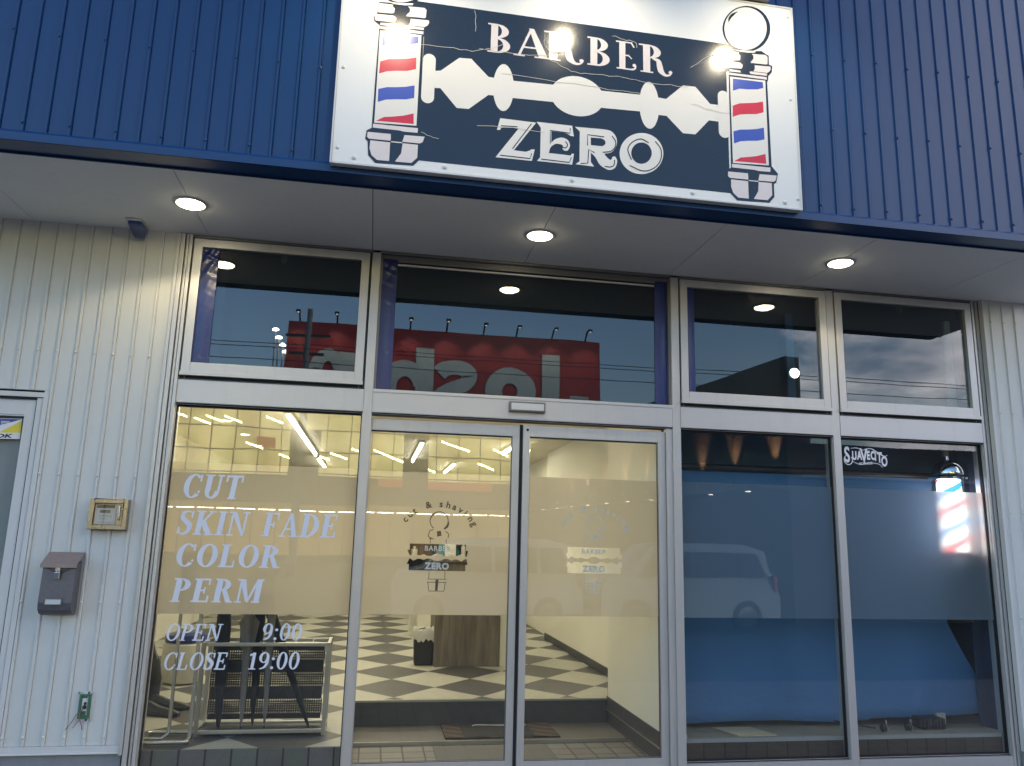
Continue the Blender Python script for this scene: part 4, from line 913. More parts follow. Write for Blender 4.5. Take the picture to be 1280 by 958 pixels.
def perf(y, label):
    b = MB(); b.flat = True; z0, z1 = ZF+.06, rz1-.035; cx_ = .0148; n = int((rx1-rx0-.05)/cx_); x0 = rx0+.025
    bands = []
    z = z0
    hole_rows = [(z0+.035, 6), (z0+.205, 6), (z0+.375, 4)]
    for zr, nr in hole_rows:
        b.box(x0, x0+n*cx_, y, y+.002, z, zr)
        h = nr*cx_
        for i in range(n+1): b.box(x0+i*cx_-.0042, x0+i*cx_+.0042, y, y+.002, zr, zr+h)
        for j in range(nr+1):
            zz = zr+j*cx_
            for i in range(n): b.box(x0+i*cx_+.0042, x0+(i+1)*cx_-.0042, y, y+.002, zz-.0042 if j else zz, zz+.0042 if j < nr else zz)if 0 < j < nr else None
        z = zr+h
    b.box(x0, x0+n*cx_, y, y+.002, z, z1)
    b.build('perforated_panel', MT['black'], t)
perf(ry1-.03, ''); 
b = MB(); b.box(rx0+.02, rx1-.02, ry0+.02, ry1-.02, ZF+.012, ZF+.03); b.build('drip_tray', MT['black'], t, bevel=.004)

def umbrella(base, top, m, lb, fat=.028, flare=0):
    t = thing('umbrella', lb, 'umbrella', base, 'folded umbrellas in the rack')
    B, T_ = Vector(base), Vector(top); d = T_-B
    pts = [B+d*k/14 for k in range(15)]
    prof = [.006, .011, .014, .016, .018, .020, .0215, .023, .0245, .026, .0275, .029, .029, .027, .018]
    b = MB(); b.tube(pts, [p*fat/.028 for p in prof], 12)
    o = b.build('canopy', m, t, smooth=True)
    b = MB(); h = T_; u = d.normalized(); b.tube([B-u*.03, B], .004, 8)
    hk = [h, h+u*.10, h+u*.13+Vector((.012,0,0)), h+u*.14+Vector((.04,0,0)), h+u*.12+Vector((.065,0,0)), h+u*.09+Vector((.07,0,0))]
    b.tube(hk, .010, 10); b.build('handle', MT['black'], t, smooth=True)
    if flare:
        b = MB()
        for k in range(5):
            a = k*1.25; q = h-u*.24
            b.face([q+Vector((0,0,.13)), q+Vector((.07*math.cos(a), .05*math.sin(a), .05)), q+Vector((.05*math.cos(a+.5), .04*math.sin(a+.5), -.10)), q+Vector((0,0,-.16))])
        b.flat = True; b.build('loose_fold', m, t)
umbrella((-.90,.44,ZF+.045), (-.93,.46,.98), MT['blackc'], 'black folded umbrella at the left end of the rack', .045)
umbrella((-.76,.44,ZF+.045), (-.77,.46,1.08), MT['greyc'], 'grey folded umbrella with a loose flap in the rack', .030, 1)
umbrella((-.70,.52,ZF+.045), (-.71,.53,1.06), MT['blackc'], 'black folded umbrella between the two grey ones', .034)
umbrella((-.615,.44,ZF+.045), (-.625,.45,1.08), MT['greyc'], 'slim grey folded umbrella upright in the middle of the rack', .026)
umbrella((-.335,.42,ZF+.045), (-.70,.50,1.10), MT['blackc'], 'black folded umbrella leaning diagonally across the rack', .034)

# coat stand base, stool, shoes at the far left
t = thing('coat_rail', 'chrome coat rail with a looped floor tube beside the umbrella rack', 'rail', (-1.15, .35, ZF))
b = MB(); z = ZF+.018; b.tube([(-1.30,.17,z),(-1.06,.17,z),(-1.035,.19,z),(-1.03,.23,z+.01),(-1.03,.235,z+.05),(-1.03,.235,1.55)], .013); b.build('near_leg', MT['steel'], t, smooth=True)
b = MB(); b.tube([(-1.31,.40,z),(-1.285,.43,z),(-1.04,.43,z)], .013); b.tube([(-1.31,.27,z),(-1.20,.27,z),(-1.17,.30,z+.02),(-1.168,.305,z+.06),(-1.168,.305,1.3)], .011); b.build('floor_tube', MT['steel'], t, smooth=True)
sc_ = onz(222, 852, ZF)
t = thing('round_stool', 'round cream drum stool behind the coat rail', 'stool', (-1.52, 2.2, ZF))
sx, sy = -1.52, 2.25
b = MB(); b.lathe((sx, sy, ZF+.002), [(.13,0),(.165,.02),(.178,.10),(.182,.26),(.182,.32),(.16,.335)], 36); b.build('body', MT['cream'], t, smooth=True)
b = MB(); b.lathe((sx, sy, ZF+.338), [(.165,0),(.178,.02),(.17,.06),(.12,.075),(.01,.078)], 36); b.build('cushion', MT['bluesheet'], t, smooth=True)
def shoe(x, y, a, lb):
    t = thing('shoe', lb, 'shoe', (x, y, ZF), 'black shoes at the left end of the floor')
    ca, sa = math.cos(a), math.sin(a)
    def W(u, v, z): return (x+u*ca-v*sa, y+u*sa+v*ca, ZF+z)
    st = [(0,.030,.095),(.03,.036,.10),(.08,.036,.085),(.13,.040,.062),(.19,.046,.050),(.24,.040,.040),(.275,.020,.025)]
    for nm, zz0, f_, m_ in (('sole', .002, 1.06, MT['black']), ('upper', .022, 1.0, mat('black_leather', (.02,.02,.022), .3, coat=.3))):
        b = MB()
        rings = []
        for u, w, h in st:
            if nm == 'sole': rings.append([W(u, -w*f_, zz0), W(u, w*f_, zz0), W(u, w*f_, .022), W(u, -w*f_, .022)])
            else: rings.append([W(u, -w, .0225), W(u, w, .0225), W(u, w*.95, h*.6), W(u, w*.5, h), W(u, -w*.5, h), W(u, -w*.95, h*.6)])
        for A, B in zip(rings, rings[1:]):
            for k in range(len(A)): b.face([A[k], A[(k+1)%len(A)], B[(k+1)%len(A)], B[k]])
        b.face(rings[0]); b.face(list(reversed(rings[-1]))); b.build(nm, m_, t, smooth=True)
shoe(-1.52, 1.02, -.25, 'black shoe lying in front at the left wall'); shoe(-1.50, 1.20, -.1, 'black shoe just behind the nearer one')
t = thing('leather_bag', 'dark slouched bag standing at the left wall', 'bag', (-1.6, 1.4, ZF))
b = MB(); b.lathe((-1.62, 1.40, ZF+.002), [(.09,0),(.12,.05),(.125,.18),(.10,.30),(.07,.36),(.02,.38)], 20); b.build('body', MT['blackc'], t, smooth=True)
b = MB(); b.tube([(-1.68,1.38,ZF+.32),(-1.65,1.36,ZF+.44),(-1.61,1.36,ZF+.50),(-1.57,1.36,ZF+.44),(-1.54,1.38,ZF+.32)], .010); b.build('handle', MT['greyc'], t, smooth=True)

# ================================================================== BLUE-PAPERED WINDOWS
def paper(name, x0, x1, zt, f_low, y0, label, curl):
    b = MB(); nx, nz = 36, 60
    def P(i, j):
        u = i/nx; v = j/nz; zb = f_low(u); z = zb+(zt-zb)*v
        xr = x1+curl(v)
        x = x0+(xr-x0)*u
        y = y0+.010*math.sin(u*3.1+1)-.12*(1-v)**3+.012*math.sin(x*7+z*2.2)*(1-v)+.006*u*math.sin(z*3.4)
        y += .016*math.exp(-((u-.62)**2)/.01-((v-.05)**2)/.006)-.02*math.exp(-((u-.45-.3*v)**2)/.004-((v-.07)**2)/.01)
        if v < .04: y += .03*(1-v/.04)**2
        return (x, y, z)
    for i in range(nx):
        for j in range(nz): b.face([P(i,j), P(i+1,j), P(i+1,j+1), P(i,j+1)])
    b.flat = True
    return tag(b.build(name, MT['paper'], smooth=True), label, 'backdrop', 'blue backdrop sheets behind the glass')
paper('backdrop_paper', 2.11, 3.66, 2.02, lambda u: .224+.012*math.sin(u*5)+.022*u, .455, 'blue backdrop paper in the window next to the doors', lambda v: 0)
paper('backdrop_paper', 3.50, 4.56, 2.02, lambda u: .247+.03*u+.03*max(0,u-.8), .42, 'blue backdrop paper with a curling edge behind the striped lit pole', lambda v: -.02+.10*(1-v)**4-.24*math.exp(-((v-.38)**2)/.05)*0-.17*max(0, min(1, (v-.12)/.25)) )
t = thing('paper_roller', 'dark roller tube carrying the blue backdrop paper at the window top', 'roller', (3.3, .26, 2.24))
b = MB(); b.tube([(2.1,.45,2.045),(4.7,.45,2.045)], .028); b.build('tube', MT['black'], t, smooth=True)
b = MB(); b.box(2.1, 2.12, .43, .47, 2.04, 2.6); b.box(4.68, 4.7, .43, .47, 2.04, 2.6); b.build('bracket', MT['black'], t)
b = MB(); b.box(2.06, 4.76, .56, .58, 1.9, 2.615); struct(b.build('added_display_panel', mat('navy_dark_room_tone', (.030,.075,.15), .7)))  # added navy panel giving the dark room above the paper its tone

# lit barber pole in the right window
pc = on(1179, 640, .17); px_, py_ = 4.36, .215
t = thing('barber_pole', 'lit striped barber pole with chrome domes hanging inside the right window', 'barber pole', (px_, py_, 1.4))
z0, z1 = 1.465, 1.995; R = .086
m, nt, out = new_mat('lit_spiral_stripes'); L = nt.links
tc = N(nt, 'ShaderNodeTexCoord'); sp = N(nt, 'ShaderNodeSeparateXYZ'); L.new(tc.outputs['Object'], sp.inputs[0])
def M2(op, a, c=None):
    n = N(nt, 'ShaderNodeMath', operation=op)
    for i, v in enumerate((a, c)):
        if v is None: continue
        if isinstance(v, (int, float)): n.inputs[i].default_value = v
        else: L.new(v, n.inputs[i])
    return n.outputs[0]
ang = M2('ARCTAN2', sp.outputs[1], sp.outputs[0])
ph = M2('FRACT', M2('ADD', M2('SUBTRACT', M2('MULTIPLY', sp.outputs[2], 3.6), M2('DIVIDE', ang, 2*PI)), 20.62))
cr = N(nt, 'ShaderNodeValToRGB'); cr.color_ramp.interpolation = 'CONSTANT'; e = cr.color_ramp.elements
e[0].position = 0; e[0].color = (.95,.93,.85,1); e[1].position = .25; e[1].color = (.75,.03,.05,1)
for p_, c_ in ((.44,(.95,.93,.85,1)),(.72,(.03,.16,.55,1)),(.90,(.95,.93,.85,1))): q = e.new(p_); q.color = c_
L.new(ph, cr.inputs[0]); em = N(nt, 'ShaderNodeEmission', Strength=4.6); L.new(cr.outputs[0], em.inputs['Color']); L.new(em.outputs[0], out.inputs[0])
b = MB(); b.lathe((px_, py_, 0), [(R, z0), (R, z1)], 40); o = b.build('striped_cylinder', m, t, smooth=True)
b = MB(); b.lathe((px_, py_, 0), [(R+.022, z0-.003), (R+.022, z1+.003)], 40, caps=False); b.build('glass_sleeve', MT['glass'], t, smooth=True)
def dome(s, zz): return [(R+.028, zz), (R+.048, zz+.006*s), (R+.052, zz+.022*s), (R+.030, zz+.034*s), (R+.026, zz+.040*s), (R+.028, zz+.052*s), (R+.022, zz+.085*s), (R+.006, zz+.118*s), (R-.022, zz+.142*s), (R-.056, zz+.156*s), (.014, zz+.160*s), (.012, zz+.187*s), (.001, zz+.189*s)]
b = MB(); b.lathe((px_, py_, 0), dome(1, z1), 40); b.build('dome', MT['chrome'], t, smooth=True)
b = MB(); b.lathe((px_, py_, 0), dome(-1, z0), 40); b.build('dome', MT['chrome'], t, smooth=True)
b = MB(); b.box(px_-.022, px_+.022, py_+.0, py_+.02, z1+.186, 2.42); b.build('hanger', MT['greyc'], t)
lamp('pole_glow', 'POINT', (px_-.02, py_-.01, 1.76), 0.0001, (1,.95,.85), .02, parent=t)

# things glimpsed under the paper
def caster(b, x, y):
    b.lathe((x-.011, y, ZF+.029), [(.027,0),(.027,.010),(.018,.012)], 18, 'x'); b.lathe((x+.004, y, ZF+.029), [(.027,0),(.027,.010),(.018,.012)], 18, 'x')
t = thing('wheeled_trolley', 'black wheeled base under the blue paper of the right window', 'trolley', (3.68, .5, ZF))
a1, a2 = on(1104, 908, .17), on(1137, 907, .17)
for p, dy in ((a1, .0), (a2, .02)):
    b = MB(); caster(b, p.x, .17+dy); o = b.build('caster', MT['black'], t, smooth=True)
    b = MB(); b.lathe((p.x+.03, .18+dy, ZF+.035), [(.008,-.008),(.008,.04)], 10); b.box(p.x+.01, p.x+.04, .165+dy, .195+dy, ZF+.02, ZF+.03); b.build('stem', MT['chrome'], o)
b = MB(); b.box(3.60, 3.95, .56, .9, ZF+.075, ZF+.12); b.tube([(3.34,.30,ZF+.05),(3.5,.24,ZF+.03),(3.6,.2,ZF+.02)], .006); b.build('base', MT['black'], t, bevel=.004)
t = thing('power_adapter', 'black ribbed box on the floor at the right end under the paper', 'box', (4.02, .3, ZF))
b = MB()
for k in range(7): b.box(3.98+k*.026, 3.98+k*.026+.02, .20, .34, ZF+.003, ZF+.075)
b.box(3.97, 4.165, .22, .33, ZF+.004, ZF+.06); b.build('ribbed_case', MT['black'], t, bevel=.002)
b = MB(); b.box(4.17, 4.24, .30, .34, ZF+.01, ZF+.09); tag(b.build('carton', mat('pale_carton', (.45,.40,.32), .8), bevel=.002), 'small pale carton beside the black ribbed box', 'carton')
b = MB(); b.hexa([(2.52,.12,.2005),(2.80,.12,.2005),(2.72,.36,.2005),(2.44,.36,.2005),(2.52,.12,.207),(2.80,.12,.207),(2.72,.36,.207),(2.44,.36,.207)]); tag(b.build('cardboard_sheet', mat('cardboard', (.55,.46,.28), .8)), 'beige cardboard sheet lying under the blue paper by the doors', 'sheet')
b = MB(); b.box(2.102, 2.135, .075, .12, ZF+.004, ZF+.03); tag(b.build('white_clip', MT['label'], bevel=.003), 'small white clip at the foot of the brown mullion beside the doors', 'clip')
# ================================================================== ACROSS THE STREET (seen in the glass)
YS = 38.0
MT['carglass_'] = mat('dark_window_glass', (.02,.025,.03), .08)
store = thing('electronics_store', 'large lit store across the street with a glazed front', 'building', (2, -YS, -.12))
def rb(b, x0, x1, y0, y1, z0, z1, mi=None): b.box(x0, x1, -y1, -y0, z0, z1, mi)     # y given as distance across the street
MT['storewall'] = mat('dark_store_cladding', (.10,.10,.11), .6); MT['storewhite'] = mat('pale_store_cladding', (.35,.34,.32), .7)
b = MB(); rb(b, -20, 26, YS+.6, YS+14, -.12, 8.1); rb(b, -16, 13, YS+.45, YS+.6, 3.35, 4.5); rb(b, -20, -16, YS, YS+.6, -.12, 8.1); rb(b, 13, 26, YS, YS+.6, -.12, 8.1); b.build('wall', MT['storewall'], store)
m, nt, out = new_mat('lit_store_interior'); L = nt.links
g = N(nt, 'ShaderNodeNewGeometry'); mp = N(nt, 'ShaderNodeMapping'); mp.inputs['Scale'].default_value = (.8, 1, .55); L.new(g.outputs['Position'], mp.inputs[0])
v = N(nt, 'ShaderNodeTexVoronoi', Scale=1.0); L.new(mp.outputs[0], v.inputs['Vector'])
nz = N(nt, 'ShaderNodeTexNoise', Scale=.7); L.new(mp.outputs[0], nz.inputs['Vector'])
cr = N(nt, 'ShaderNodeValToRGB'); e = cr.color_ramp.elements; e[0].position = .3; e[0].color = (.38,.30,.10,1); e[1].position = .72; e[1].color = (1,.86,.38,1)
L.new(nz.outputs['Fac'], cr.inputs[0]); mx = N(nt, 'ShaderNodeMix', data_type='RGBA', blend_type='MULTIPLY'); mx.inputs[0].default_value = .08; L.new(cr.outputs[0], mx.inputs[6]); L.new(v.outputs['Color'], mx.inputs[7])
em = N(nt, 'ShaderNodeEmission', Strength=4.2); L.new(mx.outputs[2], em.inputs['Color']); L.new(em.outputs[0], out.inputs[0])
b = MB(); rb(b, -16, 13, YS+.5, YS+.59, 4.5, 8.1); b.build('lit_glazing', m, store)
b = MB(); rb(b, -16, 13, YS+.5, YS+.59, .3, 3.0); b.build('lit_shopfront', emit('dim_shopfront', (.8,.55,.25), .9), store)
b = MB()
for k in range(25): x = -16+k*1.21; rb(b, x-.022, x+.022, YS+.3, YS+.44, .3, 8.1)
for z in (4.6, 5.8, 7.0): rb(b, -16, 13, YS+.3, YS+.44, z-.03, z+.03)
rb(b, -20, 26, YS-.4, YS+.6, 3.0, 3.35); b.build('mullions', MT['storewall'], store)
b = MB()
for k in range(30):
    x = -15.5+k*.95+random.uniform(-.3,.3); z = random.uniform(5.2, 7.8); b.hexa([(x,-YS-.25,z),(x+.9,-YS-.25,z-.30),(x+.9,-YS-.28,z-.30),(x,-YS-.28,z),(x,-YS-.25,z+.10),(x+.9,-YS-.25,z-.20),(x+.9,-YS-.28,z-.20),(x,-YS-.28,z+.10)])
b.build('ceiling_lights', emit('store_tubes', (1,.90,.35), 40), store)
b = MB(); 
for k in range(20):
    x = -11+k*1.02; rb(b, x, x+.86, YS-.45, YS-.40, 2.62, 2.68)
b.build('canopy_lights', emit('store_canopy_light', (1,.92,.68), 16), store)
b = MB(); rb(b, 1.5, 2.9, YS-.1, YS+.3, 3.35, 7); rb(b, -4.6, -3.0, YS-.1, YS+.3, 3.35, 7); b.build('column', MT['storewall'], store)
b = MB(); rb(b, .2, 6.5, YS+.1, YS+.28, 4.05, 4.45); rb(b, -12.5, -11.2, YS+.1, YS+.28, 5.7, 6.6); rb(b, -6.4, -5.4, YS+.1, YS+.28, 5.9, 6.5); b.build('banner', emit('lit_red_banner', (.9,.16,.08), 1.2), store)

# billboard on the roof
bb = thing('billboard', 'red roadside billboard with large white Joshin letters on the store roof', 'billboard', (3.7, -YS, 8.1))
MT['bbred'] = mat('billboard_red', (.40,.035,.035), .5, var=.08); MT['bbwhite'] = mat('billboard_white', (.52,.62,.60), .5)
b = MB(); rb(b, -5.2, 12.7, YS, YS+.5, 8.12, 13.0); b.build('board', MT['bbred'], bb)
b = MB(); 
BZ = 8.35; H = 3.7; xh = 2.78; sw_ = 1.02
LF = [0]
def bpoly(pts, mi=0): b.face([(p[0], -YS+.06+LF[0]*.004, p[1]) for p in pts], mi)
def lift(f):
    def g(*a, **k): LF[0] += 1; return f(*a, **k)
    return g
def bring(cx, cz, rx, rz, w, a0=0, a1=360, n=36):
    for q in arc(cx, cz, rx, rz, w, w*.92, a0, a1, n): bpoly(q)
def brect(x0, x1, z0, z1): bpoly([(x0,z0),(x1,z0),(x1,z1),(x0,z1)])
bring = lift(bring); brect = lift(brect)
# real x runs leftwards for a reader facing the board
brect(9.2, 10.26, BZ+.9, 12.03); bring(10.55, BZ+.9, 1.35, .92, 1.02, 180, 360); brect(10.9, 11.95, BZ+.88, 9.65)
bring(7.37, BZ+1.38, 1.49, 1.40, 1.02)
for q in stroke([(3.25,10.55),(3.6,10.85),(4.4,10.95),(5.0,10.55),(4.7,10.0),(3.9,9.65),(3.35,9.2),(3.6,8.75),(4.4,8.7),(5.05,9.0)], .85, 6): bpoly([(p[0],p[1]) for p in q])
brect(1.95, 2.97, BZ, 11.95); bring(1.35, BZ+1.35, 1.45, 1.45, .98, 0, 180); brect(-.10, .88, BZ, BZ+1.36)
brect(-.98, -.22, BZ, 11.05); brect(-.98, -.22, 11.4, 12.1)
brect(-2.37, -1.44, BZ, 11.38); bring(-2.90, 10.08, 1.02, 1.42, .70, 0, 180); brect(-3.92, -3.22, BZ, 10.10)
b.flat = True; b.build('lettering', MT['bbwhite'], bb, label='large white word Joshin')
for k in range(9):
    x = -4.6+k*2.05
    b = MB(); b.tube([(x,-YS,13.0),(x,-YS+.5,13.4),(x,-YS+1.1,13.35)], .05); rb(b, x-.12, x+.12, YS-1.25, YS-1.05, 13.25, 13.38); b.build('lamp_arm', MT['black'], bb)
    b = MB(); b.box(x-.06, x+.06, -YS+1.10, -YS+1.22, 13.235, 13.25); b.build('lamp', emit('billboard_lamp', (1,.95,.8), 3), bb) if k == 0 else b.build('lamp', bpy.data.materials['billboard_lamp'], bb)
    lamp('billboard_spot', 'SPOT', (x,-YS+1.4,13.2), 230, (1,.85,.7), .1, rot=(math.radians(-28),0,0), spot=80, blend=.9)

# dark building with uplights at the side of the car park
rest = thing('side_building', 'dark ribbed building with a row of orange wall uplights beside the car park', 'building', (9, -14, -.12))
MT['restw'] = mat('dark_ribbed_wall', (.055,.062,.07), .7, bump=.01, bscale=3, stretch=(1,8,.02))
p0, p1 = Vector((8.62, 10.0)), Vector((6.6, 28.0)); dr = (p1-p0).normalized()
def wl(s, off): q = p0+dr*s+Vector((-dr.y, dr.x))*(-off) ; return (q.x, -q.y)
def wbox(b, s0, s1, o0, o1, z0, z1, mi=None):
    A, B, C_, D_ = wl(s0,o0), wl(s1,o0), wl(s1,o1), wl(s0,o1)
    b.hexa([(A[0],A[1],z0),(B[0],B[1],z0),(C_[0],C_[1],z0),(D_[0],D_[1],z0),(A[0],A[1],z1),(B[0],B[1],z1),(C_[0],C_[1],z1),(D_[0],D_[1],z1)], mi)
sgn = 1 if wl(0, 1)[0] > wl(0, 0)[0] else -1
b = MB(); wbox(b, 0, 18, 0, sgn*.35, -.12, 5.50); b.build('wall', MT['restw'], rest)
b = MB(); wbox(b, .3, 18, sgn*.36, sgn*7, -.12, 2.9); b.build('low_roof', MT['restw'], rest)
b = MB(); wbox(b, -.05, 18, -sgn*.75, 0, 2.62, 2.70); b.build('canopy', MT['restw'], rest)
ob, ol = MB(), MB()
for k in range(10):
    s = .45+k*1.55
    b = MB(); wbox(b, s-.07, s+.07, -sgn*.14, 0, 2.83, 2.95); b.build('uplight', MT['black'], rest)
    q = wl(s, -sgn*.16); lamp('uplight_glow', 'SPOT', (q[0], q[1], 3.02), 700, (1,.48,.2), .03, rot=(math.radians(180),0,0), spot=60, blend=.8)
    b = MB(); q = wl(s+.3, -sgn*.5); b.lathe((q[0], q[1], 2.61), [(.06,0),(.06,-.012)], 14); b.build('canopy_lamp', emit('canopy_lamp', (1,.92,.75), 9) if k == 0 else bpy.data.materials['canopy_lamp'], rest)
t = thing('parking_floodlight', 'round bright floodlight on the near corner of the side building', 'lamp', (8.72, -9.8, 5.1))
b = MB(); b.lathe((8.74,-9.86,5.1), [(.03,-.10),(.12,-.06),(.13,0)], 20, 'y'); b.build('head', MT['black'], t)
b = MB(); b.lathe((8.74,-9.85,5.1), [(.11,0),(.10,.03),(.05,.05)], 20, 'y'); b.build('lens', emit('floodlight_lens', (1,.98,.8), 45), t)
b = MB(); b.tube([(8.74,-9.95,5.1),(8.8,-10.02,5.35)], .02); b.build('arm', MT['black'], t)
t = thing('warehouse', 'dark low warehouse with a pale eave line beyond the side building', 'building', (26, -24, -.12))
b = MB(); rb(b, 14.5, 44, 22, 34, -.12, 5.3); b.build('wall', MT['restw'], t)
b = MB(); rb(b, 14.3, 44, 21.7, 22, 4.0, 4.12); b.build('eave', MT['storewhite'], t)
b = MB()
for k in range(9): rb(b, 16+k*2.6, 17.6+k*2.6, 21.93, 22, 1.2, 2.6)
b.build('window_band', MT['carglass_'], t)

# small cars parked across the street
def car(x0, yv, paint, lb, flip=1):
    L_ = 3.4
    t = thing('parked_car', lb, 'car', (x0+L_/2, -yv, -.12), 'cars parked across the street')
    Z = -.12
    side = [(0,.28),(.02,.72),(.10,.92),(.55,1.02),(.98,1.46),(1.25,1.53),(2.75,1.54),(3.18,1.44),(3.34,.98),(3.39,.60),(3.38,.30)]
    b = MB()
    def X(u): return x0+(u if flip > 0 else L_-u)
    def ring(yo, ins): return [(X(u), -yv+yo, Z+z) if z < .95 else (X(u), -yv+yo*ins, Z+z) for u, z in side]
    A, B = ring(-.74, .82), ring(.74, .82)
    for k in range(len(side)-1): b.face([A[k], A[k+1], B[k+1], B[k]])
    b.face([A[0], B[0], B[-1], A[-1]]); b.face(A); b.face(list(reversed(B))); b.build('body', paint, t, bevel=.035, smooth=True)
    b = MB()
    for yo in (.742,):
        for u0, u1, u2, u3 in ((.72,1.05,1.72,1.72),(1.80,1.80,2.55,2.55),(2.63,2.63,3.02,3.16)):
            b.hexa([(X(u0),-yv+.755,Z+.98),(X(u3),-yv+.755,Z+.98),(X(u3),-yv+.70,Z+.98),(X(u0),-yv+.70,Z+.98),(X(u1),-yv+.640,Z+1.42),(X(u2),-yv+.640,Z+1.42),(X(u2),-yv+.58,Z+1.42),(X(u1),-yv+.58,Z+1.42)])
    b.build('side_windows', MT['carglass'], t)
    for u in (.62, 2.76):
        b = MB(); b.lathe((X(u), -yv+.60, Z+.285), [(.285,0),(.285,.17)], 28, 'y'); w = b.build('wheel', MT['black'], t, bevel=.02)
        b = MB(); b.lathe((X(u), -yv+.772, Z+.285), [(.18,0),(.17,.012),(.05,.016)], 24, 'y'); b.build('rim', MT['chrome'], w)
    b = MB(); b.box(X(.03)-.03, X(.03)+.05, -yv+.45, -yv+.70, Z+.66, Z+.82); b.build('headlight', MT['glass'], t)
    b = MB(); b.box(X(3.35)-.03, X(3.35)+.03, -yv+.52, -yv+.72, Z+.72, Z+1.0); b.build('tail_light', MT['signred'], t)
MT['carglass'] = mat('dark_car_glass', (.015,.018,.02), .05)
car(4.15, 9.4, mat('silver_blue_car_paint', (.22,.30,.36), .25, .3, coat=.6), 'silver blue box-shaped small car parked near the side building', 1)
car(.45, 9.7, mat('white_car_paint', (.62,.63,.62), .3, 0, coat=.6), 'white box-shaped small car parked left of the silver blue one', 1)

# poles and wires
t = thing('utility_pole', 'concrete utility pole with crossarm and transformer across the street', 'pole', (-2.85, -25, -.12))
b = MB(); b.lathe((-2.85,-25,-.12), [(.17,0),(.10,10.2)], 14); b.build('pole', MT['conc'], t, smooth=True)
b = MB(); b.box(-3.7,-2.0,-25.05,-24.95,8.9,9.0); b.box(-3.5,-2.2,-25.05,-24.95,8.2,8.3); b.build('crossarm', MT['black'], t)
b = MB(); b.lathe((-2.45,-24.9,7.0), [(.2,0),(.22,.1),(.22,.65),(.15,.7)], 14); b.build('transformer', MT['conc'], t, smooth=True)
for k, (z0, z1, xo) in enumerate(((9.1,8.7,0),(8.9,8.5,.3),(8.35,8.1,.6),(7.4,7.2,.8),(7.1,6.95,.9))):
    b = MB(); pts = [(-60+120*i/24, -25+.2*k, z0-(1-((i-12)/12)**2)*.5+.004*(i-12)) for i in range(25)]; b.tube(pts, .016, 5, caps=False); tag(b.build('power_cable', MT['black']), 'thin overhead cable strung across the sky over the street', 'cable', 'overhead cables over the street')
for i, (a, c) in enumerate(((345,413),(349,423),(354,432),(357,441))):
    p = refl(a, c, 60); 
    t = thing('street_light', 'bright street lamp head in the row beyond the store', 'street lamp', (p.x, p.y, 0), 'row of street lamps beyond the store')
    b = MB(); b.lathe((p.x, p.y-.3, 0), [(.1,0),(.06,p.z)], 8); b.build('pole', MT['conc'], t)
    b = MB(); b.lathe((p.x, p.y, p.z), [(.26,0),(.26,.12),(.1,.2)], 12); b.build('lamp_head', emit('street_lamp_glow', (1,.97,.85), 30) if i == 0 else bpy.data.materials['street_lamp_glow'], t)

# ================================================================== SKY AND SUN
SUN_EL, SUN_AZ = math.radians(5), math.radians(62)      # azimuth from +y (behind the shop) towards +x
w = bpy.data.worlds.new('World'); SC.world = w; w.use_nodes = True; nt = w.node_tree; nt.nodes.clear(); L = nt.links
out = nt.nodes.new('ShaderNodeOutputWorld'); bg = N(nt, 'ShaderNodeBackground', Strength=SKY_S)
sky = N(nt, 'ShaderNodeTexSky'); sky.sky_type = 'NISHITA'; sky.sun_disc = False; sky.sun_elevation = SUN_EL; sky.sun_rotation = SUN_AZ; sky.air_density = 1; sky.dust_density = 1.5; sky.ozone_density = 1.5
hs = N(nt, 'ShaderNodeHueSaturation'); hs.inputs['Saturation'].default_value = 1.0
tn = N(nt, 'ShaderNodeMix', data_type='RGBA', blend_type='MULTIPLY'); tn.inputs[0].default_value = 1; tn.inputs[7].default_value = (.98,1.08,1.42,1); L.new(sky.outputs[0], tn.inputs[6]); L.new(tn.outputs[2], hs.inputs['Color'])
tc = N(nt, 'ShaderNodeTexCoord'); mp = N(nt, 'ShaderNodeMapping'); mp.inputs['Scale'].default_value = (1, 1, 2.6); L.new(tc.outputs['Generated'], mp.inputs[0])
nz = N(nt, 'ShaderNodeTexNoise', Scale=4.2); nz.inputs['Detail'].default_value = 9; nz.inputs['Roughness'].default_value = .62; L.new(mp.outputs[0], nz.inputs['Vector'])
sx_ = N(nt, 'ShaderNodeSeparateXYZ'); L.new(tc.outputs['Generated'], sx_.inputs[0])
side = N(nt, 'ShaderNodeMapRange'); side.inputs[1].default_value = .30; side.inputs[2].default_value = .62; side.inputs[3].default_value = -.30; side.inputs[4].default_value = .20; L.new(sx_.outputs[0], side.inputs[0])
ad = N(nt, 'ShaderNodeMath', operation='ADD'); L.new(nz.outputs['Fac'], ad.inputs[0]); L.new(side.outputs[0], ad.inputs[1])
cr = N(nt, 'ShaderNodeMapRange'); cr.inputs[1].default_value = .50; cr.inputs[2].default_value = .66; L.new(ad.outputs[0], cr.inputs[0])
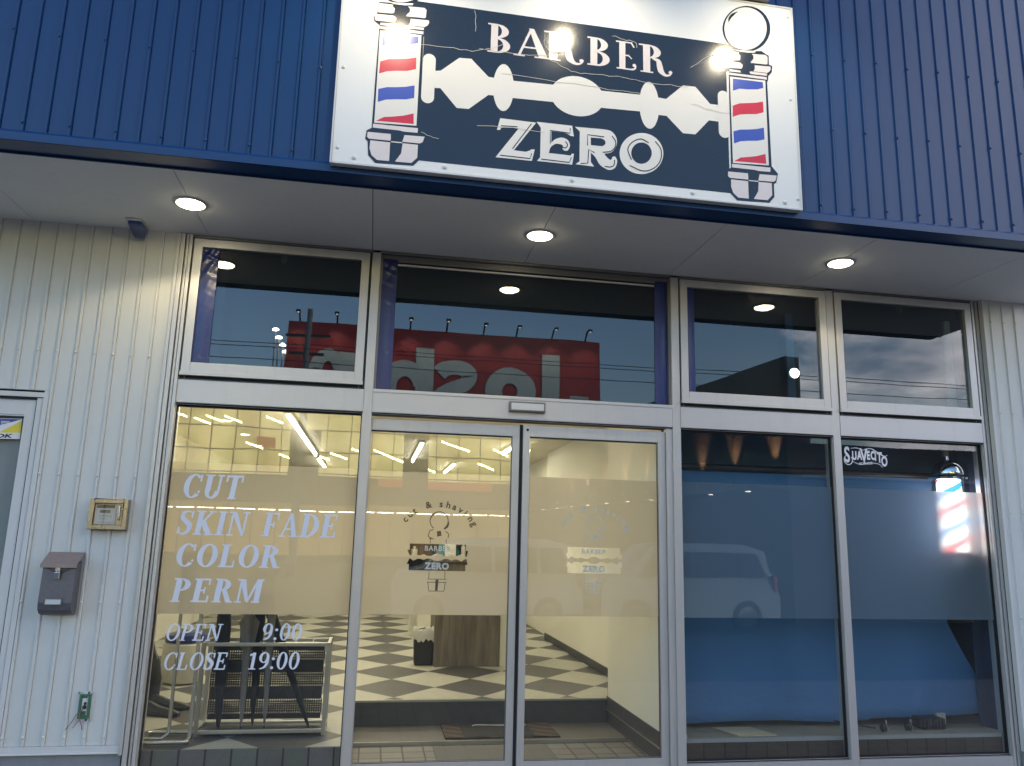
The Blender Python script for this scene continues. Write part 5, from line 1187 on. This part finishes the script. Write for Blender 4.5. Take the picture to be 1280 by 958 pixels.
cl = N(nt, 'ShaderNodeMix', data_type='RGBA'); L.new(cr.outputs[0], cl.inputs[0]); L.new(hs.outputs[0], cl.inputs[6])
n2 = N(nt, 'ShaderNodeTexNoise', Scale=7.0); n2.inputs['Detail'].default_value = 8; L.new(mp.outputs[0], n2.inputs['Vector'])
c2r = N(nt, 'ShaderNodeValToRGB'); e = c2r.color_ramp.elements; e[0].position = .35; e[0].color = (1.3*CL,1.7*CL,2.4*CL,1); e[1].position = .68; e[1].color = (6.6*CL,6.3*CL,6.5*CL,1)
L.new(n2.outputs['Fac'], c2r.inputs[0]); L.new(c2r.outputs[0], cl.inputs[7])
L.new(cl.outputs[2], bg.inputs['Color']); L.new(bg.outputs[0], out.inputs[0])
d = Vector((math.sin(SUN_AZ)*math.cos(SUN_EL), math.cos(SUN_AZ)*math.cos(SUN_EL), math.sin(SUN_EL)))
sl = lamp('sun', 'SUN', (30, 30, 30), SUN_S, (1, .8, .6)); sl.data.angle = math.radians(3); sl.rotation_euler = d.to_track_quat('Z', 'Y').to_euler()

SC.view_settings.view_transform = 'Standard'; SC.view_settings.look = 'None'; SC.view_settings.gamma = 1; SC.view_settings.exposure = EXPO
SC.view_settings.use_curve_mapping = False
SC.render.engine = 'CYCLES'
cy = SC.cycles; cy.max_bounces = 10; cy.transparent_max_bounces = 24; cy.transmission_bounces = 8; cy.glossy_bounces = 5; cy.diffuse_bounces = 4; cy.sample_clamp_indirect = 6; cy.caustics_reflective = False; cy.caustics_refractive = True; cy.blur_glossy = .5
cy.use_denoising = True
for o in list(bpy.data.objects):
    if o.type == 'MESH' and o.parent is None and 'kind' not in o and 'label' not in o: print('UNTAGGED', o.name)

for d_ in bpy.data.lights:
    if d_.type != 'SUN': d_.energy *= LS*(.46 if d_.name.startswith('ceiling_glow') else .5 if d_.name.startswith('downlight') else .6 if d_.name.startswith('sign_spot') else 1)
for m_ in bpy.data.materials:
    for n_ in m_.node_tree.nodes:
        if n_.type == 'EMISSION': n_.inputs['Strength'].default_value *= LS
